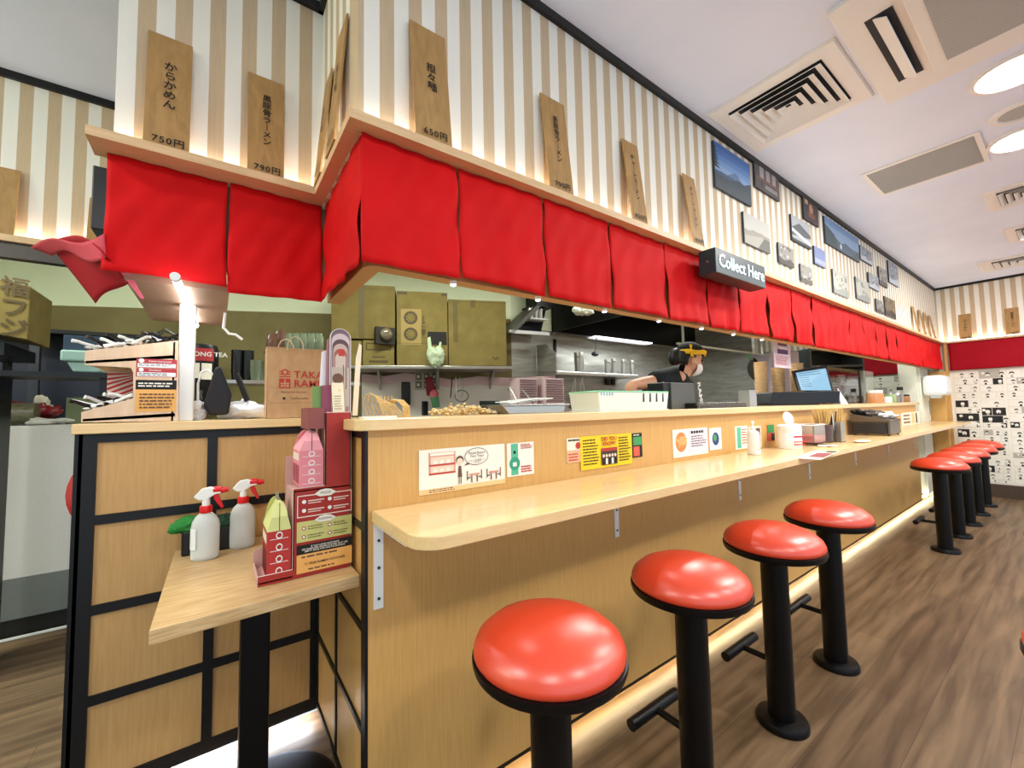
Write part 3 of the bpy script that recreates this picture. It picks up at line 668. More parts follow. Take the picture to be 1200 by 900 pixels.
s.lines(.1, .1, .45, .9, 3, m_br, .5); s.rect(.55, .1, .7, .9, m_or); s.rect(.78, .1, .85, .9, ink); s.done(q)

# ------------------------------------------------------------------ comic pages on the far wall
pm = [BR('comic white', '#f1eee2'), BR('comic grey', '#b8b3a6'), BR('comic black', '#1d1c1c'), BR('comic pale', '#dcd7c8')]
rnd = random.Random(3)
rows = [(1.70, 1.31), (1.30, .91), (.90, .52), (.51, .18)]
colsy = [(1.07, .84), (.83, .60), (.59, .36), (.35, .12), (.11, -.12)]
colsy2 = [(2.9-.24*i, 2.9-.24*i-.23) for i in range(6)]
cn = ['nearest the corner', 'second column', 'third column', 'fourth column', 'fifth column']
rn = ['top row', 'second row', 'third row', 'bottom row']
for ci, (ya, yb) in enumerate(colsy+colsy2):
    for ri, (za, zb) in enumerate(rows):
        if ci >= 5 and ri > 1: continue
        lb = 'black and white comic page on the far wall, %s, %s' % (rn[ri], cn[ci]) if ci < 5 else 'black and white comic page on the far wall seen through the kitchen opening'
        s = Sheet((XF-.0135, ya, zb), (0, -1, 0), (0, 0, 1), ya-yb, za-zb)
        q = s.card('comic_page', pm[0], .003, lab=lb, cat='comic page', group='comic pages on the far wall')
        darkrow = (ci, ri) in ((0, 1), (1, 1))
        v = .98
        while v > .12:
            h_ = rnd.uniform(.2, .3); h_ = min(h_, v-.02); u = .03
            while u < .9:
                w_ = min(.97-u, rnd.uniform(.3, .95)); f = rnd.random()
                bg = pm[2] if (darkrow and f < .7) or f < .1 else (pm[1] if f < .2 else pm[3])
                s.rect(u, v-h_+.012, u+w_-.02, v, pm[1] if bg is pm[3] else bg); s.rect(u+.006, v-h_+.017, u+w_-.026, v-.005, bg if bg is not pm[3] else pm[0])
                cu, cv = u+w_*rnd.uniform(.3, .7), v-h_*.5
                s.disc(cu, cv+.01, h_*.2, pm[0] if bg is pm[2] else pm[2]); s.disc(cu, cv-.025, h_*.17, pm[0])
                s.poly([(cu-.05, v-h_+.02), (cu+.06, v-h_+.02), (cu+.03, cv-.03), (cu-.03, cv-.03)], pm[2] if rnd.random() < .5 else pm[1])
                if rnd.random() < .7: s.disc(u+w_*.2, v-h_*.3, h_*.16, pm[0]); s.rect(u+w_*.14, v-h_*.3, u+w_*.26, v-h_*.28, pm[1])
                u += w_
            v -= h_
        s.done(q)

# ================================================================== small side table and what stands on it
ZT = .815
tt = thing('side_table', 'small oak-topped table with black pedestal leg standing against the black-framed partition', 'table', (.12, 1.63, 0))
M().poly([(-.116, 1.285, ZT-.034), (.362, 1.31, ZT-.034), (.362, 1.965, ZT-.034), (-.112, 1.965, ZT-.034)], (0, 0, .034)).out('tabletop', edgewood, tt, bevel=.002)
M().box(.075, .155, 1.57, 1.65, .02, ZT-.036).out('pedestal', black, tt, bevel=.006)
M().lathe([(.22, 0), (.22, .012), (.2, .02), (.02, .022)], (.16, 1.66, 0), 40).out('base', black, tt, smooth=True)
M().box(.0, .24, 1.5, 1.74, ZT-.042, ZT-.034).out('mount_plate', black, tt)

milky = mat('milky plastic', '#e9ebe6', .35, alpha=1)
bottlem = mat('translucent bottle', '#eef1ee', .25, trans=.35, ior=1.2)
trig = mat('trigger red', '#d8141c', .35)
def spray(x, y, z, rz, lab, hh=.165, lvl='#d4d8cf'):
    r = thing('spray_bottle', lab, 'spray bottle', (x, y, z), rz, group='spray bottles on the side table'); o = (x, y, z); T = Matrix.Rotation(rz, 4, 'Z') @ Matrix.Diagonal((1.12, .82, 1, 1))
    M().lathe([(.03, 0), (.036, .006), (.0365, .02), (.0365, hh*.68), (.034, hh*.78), (.026, hh*.88), (.015, hh*.95), (.013, hh)], o, 28, T).out('bottle', bottlem, r, smooth=True)
    M().lathe([(.036, .008), (.0367, hh*.42)], o, 28, T @ Matrix.Diagonal((.985, .985, 1, 1)), cap=True).out('liquid', mat('liquid', '#d6dad4', .2), r, smooth=True)
    M().lathe([(.0175, hh-.008), (.0185, hh-.004), (.0185, hh+.012), (.0165, hh+.016)], o, 20).out('collar', trig, r, smooth=True)
    R = Matrix.Translation(o) @ Matrix.Rotation(rz, 4, 'Z')
    def W(pts): return [R @ Vector(p) for p in pts]
    M().cyl(R @ Vector((0, 0, hh+.012)), R @ Vector((0, 0, hh+.045)), .012, .011).out('neck', white, r, smooth=True)
    prof = [(-.034, hh+.048), (-.02, hh+.036), (.0, hh+.034), (.028, hh+.052), (.045, hh+.055), (.045, hh+.07), (.01, hh+.078), (-.012, hh+.074)]
    sh_ = M().poly(W([(a, -.011, b) for a, b in prof]), R.to_3x3() @ Vector((0, .022, 0))).out('spray_head', white, r, bevel=.003)
    tp = [(.022, hh+.05), (.034, hh+.054), (.042, hh+.03), (.052, hh+.005), (.046, hh+.002), (.032, hh+.022), (.024, hh+.036)]
    M().poly(W([(a, -.006, b) for a, b in tp]), R.to_3x3() @ Vector((0, .012, 0))).out('trigger', trig, sh_, bevel=.002)
    M().cyl(R @ Vector((.045, 0, hh+.063)), R @ Vector((.066, 0, hh+.065)), .010, .008).cyl(R @ Vector((.022, 0, hh+.066)), R @ Vector((.045, 0, hh+.066)), .0125, .0125).out('nozzle', trig, sh_, smooth=True)
    return r
b1 = P(240, 655, z=ZT); b2 = P(284, 641, z=ZT)
r = spray(b1.x, b1.y, ZT, -.25, 'white spray bottle with red trigger and paper label, nearer the table corner')
s = Sheet((b1.x-.0435, b1.y-.0, ZT+.045), (.25, -1, 0), (0, 0, 1), .022, .06)
q = M().grid(lambda a, b: (b1.x+.0415*math.cos(3.3+1.0*a-.25), b1.y+.031*math.sin(3.3+1.0*a-.25), ZT+.04+.07*b), 8, 1).out('paper_label', white, r, fix=False)
spray(b2.x, b2.y, ZT, -.2, 'white spray bottle with red trigger standing farther back by the carton display', hh=.17)
# black bin with green cloth
g0 = P(240, 640, z=ZT); g0 = Vector((-.02, 1.90, ZT))
r = thing('caddy', 'small black caddy holding cloths behind the spray bottles', 'caddy', tuple(g0))
M().box(-.07+g0.x, .10+g0.x, 1.86, 1.94, ZT, ZT+.085).out('tub', blackpl, r, bevel=.006)
def cloth_blob(name, c, rr, m, lab=None, cat=None, parent=None, sd=1, amp=.25, fr=9, kind=None, grp=None):
    from mathutils import noise
    t = M().ball(c, rr, 40, 26)
    for v in t.b.verts:
        d = (v.co-Vector(c)); q_ = v.co/max(rr)*fr*.14; k = noise.noise(q_+Vector((sd, sd*2, 0)))+.7*abs(noise.noise(q_*2.7+Vector((sd, 0, 3))))-.15
        v.co = Vector(c)+d*(1+amp*2*k)
    return t.out(name, m, parent, smooth=True, lab=lab, cat=cat, kind=kind, group=grp)
cloth_blob('cleaning_cloth', (g0.x-.045, 1.895, ZT+.10), (.062, .05, .028), noisy('green cloth', '#2f8a3c', '#1f6b2c', (30, 30, 30), 5, .9, bump=.5), 'crumpled green cleaning cloth on the small black caddy', 'cloth', sd=3)
cloth_blob('cleaning_cloth', (g0.x+.06, 1.90, ZT+.095), (.045, .045, .03), mat('dark green cloth', '#1c3b26', .9), 'dark green cloth at the right end of the small black caddy', 'cloth', sd=8)

# carton display : stepped side panels, labels, boxes and leaflets
dr_ = noisy('carton red', '#ac2f26', '#98261f', (60, 60, 60), 6, .55); cedge = BR('carton edge', '#ead8cc')
YD = 1.40; YB = 1.545
def D(px, py, y=YD): return P(px, py, y=y)
disp = thing('carton_display', 'tall stepped red carton display with flavour labels on the small side table', 'display', (.25, 1.47, ZT))
out_px = [(302, 689), (415, 664), (415, 483), (381.5, 483), (381.5, 569), (344, 573), (342.5, 664), (302, 672)]
pts = [D(*p) for p in out_px]
zb = ZT+.001
xs_ = dict(a=pts[0].x, b=pts[1].x, c=pts[3].x, d=pts[5].x); zz = dict(t=pts[2].z, m=pts[4].z, l=pts[6].z)
zl = ZT+.028; xa, xb, xc, xd_ = xs_['a'], min(xs_['b'], .358), xs_['c'], xs_['d']; zt_, zm = zz['t'], zz['m']
pr = [(xa, zb), (xb, zb), (xb, zt_), (xc, zt_), (xc, zm), (xd_, zm), (xd_, zl), (xa, zl)]
M().poly([(x, YD, z) for x, z in pr], (0, .003, 0)).out('side_panel', dr_, disp)
k_ = .001
M().poly([(x+(k_ if x > .2 else -k_)*1.2, YD+.0005, z+(0.0018 if z > ZT+.01 else 0)) for x, z in pr], (0, .002, 0)).out('side_panel_edge', cedge, disp)
prb = [(xa-.002, zb), (xb, zb), (xb, zt_), (xc-.002, zt_), (xc-.002, zm+.09), (xd_-.004, zm+.085), (xd_-.004, zl+.09), (xa-.002, zl+.03)]
M().poly([(x, YB, z) for x, z in prb], (0, .003, 0)).out('side_panel', BR('carton inside', '#cfa59c'), disp)
M().box(xd_, xb, YD, YB, zm-.01, zm-.006).box(xa, xd_, YD, YB, zb+.006, zb+.01).box(xc, xc+.003, YD, YB, zm, zt_).box(xd_, xd_+.003, YD, YB, zl, zm-.01).box(xb-.003, xb, YD, YB, zb, zt_).box(xa-.002, xa+.001, YD, YB, zb, zl).out('trays', BR('carton inside', '#cfa59c'), disp)
sh = Sheet((xd_, YD, zb), (1, 0, 0), (0, 0, 1), xb-xd_, zm-zb)
def uv(px, py): p = D(px, py); return (p.x-xd_)/sh.w, (p.z-zb)/sh.h
def R4(px0, py0, px1, py1, m):
    u0, v1 = uv(px0, py0); u1, v0 = uv(px1, py1); sh.rect(u0, v0, u1, v1, m); return u0, v0, u1, v1
lgreen = BR('label lime', '#c9c67a'); lor = BR('label orange', '#e9ad5e')
u0, v0, u1, v1 = R4(348.3, 581.5, 412, 597.8, BR('carton edge', '#ead8cc')); sh.rect(u0+.015, v0+.012, u1-.015, v1-.012, BR('carton red flat', '#a52b24'))
for uu in (.12, .58):
    for vv in (.70, .3):
        du, dv = u1-u0, v1-v0; sh.disc(u0+du*uu, v0+dv*vv, .022, white); sh.rect(u0+du*(uu+.07), v0+dv*(vv), u0+du*(uu+.36), v0+dv*(vv+.05), cedge); sh.rect(u0+du*(uu+.07), v0+dv*(vv-.1), u0+du*(uu+.30), v0+dv*(vv-.06), cedge)
fan = [(.30, 1.0), (.40, 1.16), (.5, 1.2), (.6, 1.16), (.70, 1.0), (.6, .86), (.4, .86)]
sh.poly([(u0+du*a, v0+dv*b) for a, b in fan], offwhite); mo = (u0+du*.5, v0+dv*1.02)
u0, v0, u1, v1 = R4(347.8, 612.5, 412, 624.7, lgreen); du, dv = u1-u0, v1-v0
for uu in (.12, .58):
    for vv in (.66, .24):
        sh.disc(u0+du*uu, v0+dv*vv, .022, BR('carton red flat', '#a52b24')); sh.disc(u0+du*uu, v0+dv*vv, .013, white); sh.lines(u0+du*(uu+.07), v0+dv*(vv-.12), u0+du*(uu+.36), v0+dv*(vv+.12), 2, BR('print olive', '#5a5a2a'), .4)
sh.poly([(u0+du*a, v0+dv*b) for a, b in fan], offwhite); pu = (u0+du*.5, v0+dv*1.02)
u0, v0, u1, v1 = R4(347.6, 639.8, 412, 658.5, lor); du, dv = u1-u0, v1-v0
sh.rect(u0, v0+dv*.66, u1, v1, ink); bk = (u0+du*.5, v0+dv*.83); vo = (u0+du*.5, v0+dv*.3)
sh.lines(u0+du*.08, v0+dv*.5, u1-du*.08, v0+dv*.62, 1, m_br, .5); sh.lines(u0+du*.2, v0+dv*.05, u1-du*.2, v0+dv*.16, 1, m_br, .5)
sh.done(disp, 'printed_labels')
sh.text('MOCHI', *mo, .035, ink, disp); sh.text('PUDDING', *pu, .034, ink, disp)
sh.text('IF YOU HAVE HATE PACK\nOR DAMAGED PRODUCTS DID NOT USE\nEMPTY BAGS FOR OUR PACKAGING', *bk, .027, offwhite, disp, bold=.01, line=.9)
sh.text('11 FREE RAMEN VOUCHER', *vo, .037, ink, disp, bold=.01)
# gable boxes in the display
def gable(x0, x1, y0, y1, z0, z1, zt, lab, body, roof, parent=None):
    r = thing('gift_box', lab, 'gift box', ((x0+x1)/2, (y0+y1)/2, z0))
    bx('body', body, (x0, x1, y0, y1, z0, z1), r)
    xm = (x0+x1)/2; ym = (y0+y1)/2
    # rounded gable flap facing the viewer and one facing away, meeting under the handle
    def flap(y, sgn):
        pt = [(x0, y, z1), (x1, y, z1)]
        pt += [(x1-(x1-x0)*(.16+.0*i)-(x1-x0)*.34*(1-math.cos(i*PI/2/5)), y+sgn*(.35*(y1-y0))*math.sin(i*PI/2/5)*.6, z1+(zt-z1)*(.45+.5*math.sin(i*PI/2/5))) for i in range(6)]
        pt += [(2*xm-p[0], p[1], p[2]) for p in pt[2:][::-1]]
        M().poly(pt, (0, sgn*.0015, 0)).out('gable_flap', roof, r)
        M().box(xm-.0008, xm+.0008, y-.001, y-.0003, z1, z1+(zt-z1)*.9).out('slit', ink, r) if sgn > 0 else None
    flap(y0, 1); flap(y1, -1)
    M().poly([(x0, y0, z1), (x0, y1, z1), (xm, y1-.01, zt-.012), (xm, y0+.02, zt-.012)], (.001, 0, 0)).poly([(x1, y0, z1), (x1, y1, z1), (xm, y1-.01, zt-.012), (xm, y0+.02, zt-.012)], (-.001, 0, 0)).out('roof', roof, r)
    M().poly([(xm, y0+.03, zt-.02), (xm, y1-.015, zt-.02), (xm, y1-.03, zt+.012), (xm, y0+.045, zt+.012)], (.002, 0, 0)).out('handle', BR('carton grey', '#8d8378'), r)
    s2 = Sheet((x0, y0, z0), (1, 0, 0), (0, 0, 1), x1-x0, z1-z0); n_ = 4
    for i in range(n_):
        s2.disc(.5, (i+.62)/n_, .075, white, ru=.14); s2.disc(.5, (i+.62)/n_, .05, BR('carton red flat', '#a52b24') if body is not pinkb else pinkb, ru=.10); s2.rect(.12, (i+.30)/n_, .88, (i+.345)/n_, white)
    s2.done(r)
    s3 = Sheet((x0, y1, z0), (0, -1, 0), (0, 0, 1), y1-y0, z1-z0)
    s3.rect(.1, .72, .9, .92, BR('carton edge', '#ead8cc')); 
    for i in range(4): s3.rect(.08+.22*i, .08, .24+.22*i, .6, BR('carton shade', '#6e1c1a') if body is not pinkb else BR('deep pink', '#b04a5a'))
    s3.done(r, 'side_print')
    return r
pinkb = BR('pink card', '#e58a93'); redb = BR('red card', '#b3302b'); limeb = BR('lime card', '#d5d88e'); pinkr = BR('pale pink card', '#f0a3ab')
x1_ = xd_-.004; x0_ = x1_-.062
gable(x0_, x1_, YD+.006, YB-.006, zb+.011, D(330, 622).z, D(330, 586).z, 'dark red gable gift box with lime top in the lowest step of the carton display', redb, limeb)
x0_ = P(351, 550, y=YD+.006).x
gable(x0_, xc-.004, YD+.006, YB-.006, zm+.002, D(365, 528).z, D(365, 503).z, 'pink gable gift box in the middle step of the carton display', pinkb, pinkr)
# leaflets in the top of the display
def leaflet(pxs, y, m, lab, name='leaflet', marks=None, lean=.0):
    q = M().poly([P(a, b, y=y) for a, b in pxs], (0, .002, 0)).out(name, m, lab=lab, cat='leaflet')
    return q
brc = BR('brochure grey pink', '#b9a09a')
def fanleaf(px0, px1, pt, pb, y, lab, base, rings):
    a = P(px0, pb, y=y); b = P(px1, pb, y=y); t = P((px0+px1)/2, pt, y=y); wd = b.x-a.x; rr = wd/2
    s = Sheet((a.x, y, a.z), (1, 0, 0), (0, 0, 1), wd, t.z-a.z); hv = rr/s.h
    def arch(k, m, off=0):
        s.poly([(.5-.5*k, .0)]+[(.5-.5*k*math.cos(PI*i/14), 1-hv-off+hv*k*math.sin(PI*i/14)) for i in range(15)]+[(.5+.5*k, .0)], m)
    ol = [s.at(0, 0)]+[s.at(.5-.5*math.cos(PI*i/14), 1-hv+hv*math.sin(PI*i/14)) for i in range(15)]+[s.at(1, 0)]
    q = M().poly(ol, (0, .003, 0)).out('leaflet', BR('leaflet white edge', '#e8e3dd'), lab=lab, cat='leaflet')
    for k, m, o_ in rings: arch(k, m, o_)
    s.rect(.1, .1, .9, .55, BR(base, base)); s.disc(.38, .42, .06, m_br); s.rect(.62, .25, .66, .58, m_br); s.rect(.75, .3, .79, .58, m_br); s.rect(.4, .68, .68, .76, m_rd)
    s.done(q); return q
fanleaf(386, 411, 385, 487, 1.455, 'round-topped brown and mauve brochure standing in the top of the carton display', '#b8a89c', [(.93, BR('l1', '#7d6772'), 0), (.84, BR('l2', '#cbb9c0'), .04), (.78, BR('l3', '#5d4448'), .10), (.68, BR('l4', '#bfa7a0'), .14), (.6, BR('l5', '#9a5a50'), .19), (.5, BR('l6', '#c9b6ab'), .23)])
leaflet([(372, 487), (377, 412), (386, 410), (388, 487)], 1.47, BR('leaflet paper', '#e6e1e4'), 'narrow white text leaflet left of the round-topped brochure')
leaflet([(381, 487), (383, 398), (391, 394), (393, 487)], 1.462, BR('leaflet rose', '#a8747a'), 'rose patterned leaflet edge beside the round-topped brochure')
leaflet([(413, 487), (417, 420), (421, 402), (424, 405), (419, 487)], 1.50, BR('leaflet cream', '#e7d9c0'), 'cream folded leaflet leaning right of the round-topped brochure')
for pxs, y, h, lb in (((366, 378, 453), 1.43, '#6f8f4e', 'green upright card in front of the paper bag'), ((377, 388, 452), 1.425, '#8a4058', 'plum red upright card beside the green one')):
    a, b, tp = pxs; leaflet([(a, 487), (a, tp), (b, tp-1), (b, 487)], y, BR(lb, h), lb, 'card')
a = P(389, 487, y=1.415); s = Sheet(P(390, 484, y=1.418), (1, 0, .0), (-.04, 0, 1), .036, .098); q = s.card('card', BR('cream card2', '#efe3c4'), .002, lab='cream upright card with lines of small print at the top of the carton display', cat='card')
s.lines(.15, .1, .85, .6, 6, m_br, .25); s.rect(.6, .72, .75, .8, m_or); s.done(q)
a = P(364, 458, y=1.43); bx('card_tray', BR('carton plum', '#8a4a46'), (P(361, 486, y=1.41).x, xc-.002, 1.405, 1.54, D(360, 503).z, D(360, 478).z), lab='small plum carton tray holding cards at the top left of the display', cat='tray')

# ================================================================== things on the left partition top
ZP = 1.285
# birch rack
YR = 1.985
rk = thing('cutlery_rack', 'pale birch C-shaped rack with red instruction labels on the partition top', 'rack', (-.25, 2.1, ZP))
def Rk(px, py): p = P(px, py, y=YR); return (p.x, YR, max(p.z, ZP+.0005))
prof = [(95, 495), (95, 483), (156, 467), (156, 436), (153, 431), (99, 428), (99, 411), (209, 399), (209, 495)]
M().poly([Rk(*p) for p in prof], (0, .009, 0)).out('side_panel', lightwood, rk, bevel=.001)
M().poly([(a, YR+.27, c) for a, b, c in [Rk(*p) for p in prof]], (0, .009, 0)).out('side_panel', lightwood, rk, bevel=.001)
xl, zt1, zt2 = Rk(99, 428)[0], Rk(99, 428)[2], Rk(209, 420)[2]
M().poly([Rk(100, 426), Rk(100, 423), Rk(205, 416), Rk(205, 420)], (0, .28, 0)).out('upper_tray', lightwood, rk)
M().poly([(a, b, c) for a, b, c in (Rk(97, 494), Rk(97, 491), Rk(205, 484), Rk(205, 488))], (0, .28, 0)).out('lower_tray', lightwood, rk)
M().box(Rk(205, 420)[0]-.006, Rk(205, 420)[0], YR, YR+.279, ZP, Rk(205, 401)[2]).out('end_panel', lightwood, rk)
a = P(160, 420, y=YR-.0005); b = P(206, 482, y=YR-.0005)
s = Sheet((a.x, YR-.0002, b.z), (1, 0, 0), (0, 0, 1), b.x-a.x, a.z-b.z)
lr = BR('label red', '#b3343f'); s.rect(0, 0, 1, .42, lor); s.rect(0, .42, 1, .60, ink); s.rect(.05, .44, .75, .575, ink)
s.rect(0, .66, 1, .82, lr); s.rect(.03, .67, .97, .745, white); s.rect(0, .83, 1, 1, lr); s.rect(.03, .84, .97, .915, white); s.disc(.12, .965, .04, white); s.disc(.12, .79, .035, white)
s.lines(.06, .86, .94, .91, 2, ink, .4); s.lines(.06, .68, .94, .74, 2, ink, .4); s.lines(.06, .46, .94, .56, 2, offwhite, .5); s.lines(.1, .05, .95, .36, 5, m_br, .45)
s.done(rk, 'instruction_labels'); s.text('Return Instructions', .58, .955, .042, white, rk, bold=.01); s.text('Disclaimer', .46, .785, .042, white, rk, bold=.01)
# striped block inside the rack
a = P(126, 436, y=2.14); b = P(154, 468, y=2.14); 
q = bx('striped_carton', BR('carton cream', '#e7cdbb'), (a.x, -.215, 2.14, 2.22, b.z-.04, a.z), lab='red and white diagonally striped carton inside the birch rack', cat='carton')
s = Sheet((a.x, 2.14, b.z-.04), (1, 0, 0), (0, 0, 1), -.215-a.x, a.z-b.z+.04)
for i in range(-5, 9):
    v = i*.13; pl = [(0, v), (1, v+.42), (1, v+.48), (0, v+.06)]
    pl = [(u, min(1, max(0, vv))) for u, vv in pl]
    if pl[0][1] < .999 and pl[2][1] > .001: s.poly(pl, BR('stripe red', '#c22b2f'))
s.done(q)
# soup spoons in plastic wrap in both trays
def spoon(name, c, rz, m, lab, tilt=.3, grp='wrapped soup spoons in the birch rack', sc_=1.0):
    T = Matrix.Translation(c) @ Matrix.Rotation(rz, 4, 'Z') @ Matrix.Rotation(tilt, 4, 'Y') @ Matrix.Scale(sc_, 4)
    t = M().tube([T @ Vector((.012, 0, .004)), T @ Vector((.04, 0, .016)), T @ Vector((.075, 0, .03)), T @ Vector((.1, 0, .034))], [.009, .006, .0055, .007], 8)
    t.ball(T @ Vector((-.01, 0, 0)), (.026*sc_, .018*sc_, .01*sc_), 14, 8, T.to_3x3().to_4x4())
    return t.out(name, m, smooth=True, lab=lab, cat='spoon', group=grp)
rnd = random.Random(5); wsp = mat('melamine white', '#ecebe6', .25); bsp = mat('melamine black', '#17171a', .25)
for i in range(16):
    u = i/15; c = Vector(P(106+u*92, 409-u*9, y=2.01+rnd.random()*.1)); wt = (i % 4 != 3) if u < .8 else False
    spoon('soup_spoon', c+Vector((0, 0, .004)), rnd.uniform(-.7, .9)+(PI if i % 2 else 0), wsp if wt else bsp, 'wrapped %s soup spoon lying on the top tray of the birch rack' % ('white' if wt else 'black'), rnd.uniform(-.12, .08), sc_=.62)
for i in range(11):
    u = i/10; c = Vector(P(104+u*50, 480-u*11, y=2.02+rnd.random()*.1)); wt = i % 2 == 0
    spoon('soup_spoon', c+Vector((0, 0, .004)), rnd.uniform(-.6, .8)+(PI if i % 3 else 0), wsp if wt else bsp, 'wrapped %s soup spoon in the lower tray of the birch rack' % ('white' if wt else 'black'), rnd.uniform(-.12, .08), sc_=.62)
for i in range(3):
    c = Vector(P(165+i*14, 398-i*3, y=2.12)); T = M()
    for k in range(4): T.tube([c+Vector((-.04+.02*math.cos(k), .02*k, -.01)), c+Vector((0, .02*k, .018+.004*k)), c+Vector((.045, .02*k, -.008))], .006)
    T.out('hair_band', BR('dark olive bundle', '#3b3a28'), smooth=True, lab='bundle of dark olive cords on the top tray of the birch rack, %s' % ['left', 'middle', 'right'][i], cat='bundle', group='dark cords on the birch rack')
# white post and led tube and cable
pa = P(209, 489, y=2.03); pb_ = P(222, 350, y=2.03)
q = M().poly([(pa.x-.0, 2.0, ZP), (pa.x+.045, 2.0, ZP), (pa.x+.048, 2.0, 1.735), (pa.x-.005, 2.0, 1.735)], (0, .05, 0)).out('support_post', BR('post white', '#dcdcd6', .4), lab='white upright post between the partition top and the brown board above', cat='post', bevel=.004)
ta = P(206, 326, z=1.72); tb = P(229, 381, z=1.72)
r = thing('led_tube', 'bright white led tube under the brown board behind the left dark red curtain', 'lamp', tuple((ta+tb)/2))
M().cyl(ta, tb, .011).out('tube', LEDW, r, smooth=True)
M().cyl(ta, ta+(ta-tb).normalized()*.02, .013).cyl(tb, tb+(tb-ta).normalized()*.02, .013).out('end_cap', white, r, smooth=True)
area('tube_glow', (ta+tb)/2+Vector((0, 0, -.02)), .5, 1.2, (.93, .96, 1), shape='RECTANGLE', sy=.03, rot=(0, 0, PI/2))
M().tube([P(263, 330, y=2.1), P(266, 345, y=2.1), P(264, 365, y=2.1), P(262, 384, y=2.1), P(268, 391, y=2.1), P(276, 392, y=2.1), P(284, 398, y=2.1)], .0055).out('cable', white, smooth=True, lab='dangling white cable end beside the brown board', cat='cable')
# white plastic bags and black umbrella pouch
wbag = mat('white film', '#eceef4', .3, trans=.15)
cloth_blob('plastic_bag', (P(228, 478, y=2.13).x, 2.13, ZP+.04), (.032, .05, .04), wbag, 'crumpled white plastic bag beside the white post', 'bag', sd=4, amp=.3)
cloth_blob('plastic_bag', (P(287, 478, y=2.2).x, 2.21, ZP+.035), (.085, .07, .045), wbag, 'crumpled lilac-white plastic bag left of the kraft paper bag', 'bag', sd=11, amp=.3)
q = M().poly([P(245, 487, y=2.08), P(238, 475, y=2.08), P(252, 430, y=2.08), P(259, 429, y=2.08), P(272, 462, y=2.08), P(268, 486, y=2.08)], (0, .06, 0)).out('pouch', mat('black nylon', '#141418', .6), lab='black nylon pouch leaning among the white plastic bags', cat='pouch', bevel=.012)
M().tube([P(276, 437, y=2.2), P(280, 445, y=2.2), P(290, 470, y=2.2)], .012).out('umbrella', mat('black nylon', '#141418', .6), smooth=True, lab='black folded umbrella end right of the black pouch', cat='umbrella')
M().tube([P(232, 488, y=2.1), P(232, 450, y=2.1), P(236, 436, y=2.1), P(244, 433, y=2.1), P(250, 440, y=2.1)], .0045).out('cane', white, smooth=True, lab='white hooked handle standing left of the black pouch', cat='handle')
# kraft bag
kx0 = P(312, 487, y=2.0).x; kx1 = P(384, 487, y=2.0).x; kzt = P(330, 407, y=2.0).z
bagr = thing('paper_bag', 'kraft paper carrier bag with red TAKA RAMEN print on the partition top', 'paper bag', ((kx0+kx1)/2, 2.04, ZP))
M().poly([(kx0, 2.0, ZP), (kx1, 2.0, ZP), (kx1, 2.0, kzt), (kx0+.003, 2.0, kzt)], (0, .002, 0)).box(kx0, kx0+.002, 2.0, 2.09, ZP, kzt).box(kx1-.002, kx1, 2.0, 2.09, ZP, kzt).box(kx0, kx1, 2.0, 2.09, ZP, ZP+.002).poly([(kx0+.01, 2.09, ZP), (kx1, 2.09, ZP), (kx1, 2.09, kzt+.008), (kx0+.015, 2.09, kzt+.008)], (0, .002, 0)).out('bag', kraft, bagr)
for yy, o1 in ((2.0, .0), (2.09, -.025)):
    hx0 = kx0+.075+o1; hx1 = hx0+.062; zt0 = kzt-.0
    M().tube([(hx0, yy, zt0-.01), (hx0+.001, yy, zt0+.02), (hx0+.012, yy, zt0+.042), ((hx0+hx1)/2, yy, zt0+.052), (hx1-.012, yy, zt0+.042), (hx1-.001, yy, zt0+.02), (hx1, yy, zt0-.01)], .0026).out('handle', BR('cord cream', '#d9c09a'), bagr, smooth=True)
s = Sheet((kx0, 2.0, ZP), (1, 0, 0), (0, 0, 1), kx1-kx0, kzt-ZP)
s.rect(.03, .43, .98, .435, BR('fold shade', '#a98259')); s.rect(.03, .215, .98, .22, BR('fold shade', '#a98259'))
def crest(u, v, k):
    cr = BR('bag print red', '#c2392f')
    for i in range(3): s.rect(u-.09*k, v+.10-.035*i-.0, u+.09*k, v+.115-.035*i, cr)
    s.disc(u, v+.10, .045, cr); s.disc(u, v+.10, .025, kraft); s.rect(u-.09*k, v-.13, u+.09*k, v+.01, cr)
    s.rect(u-.01, v-.12, u+.01, v+.0, kraft); s.rect(u-.07*k, v-.07, u+.07*k, v-.05, kraft)
    s.disc(u-.045*k, v-.095, .018, kraft); s.disc(u+.045*k, v-.095, .018, kraft)
crest(.28, .55, 1.0); s.disc(.27, .28, .018, ink); s.done(bagr)
rdm = BR('bag print red', '#c2392f')
s.text('TAKA\nRAMEN', .42, .55, .145, rdm, bagr, align='LEFT', bold=.012, line=.88, spacing=1.05)
s.text('Ramen for the soul', .22, .37, .042, m_br, bagr, align='LEFT'); s.text('TakaRamenBar', .36, .28, .04, m_br, bagr, align='LEFT')

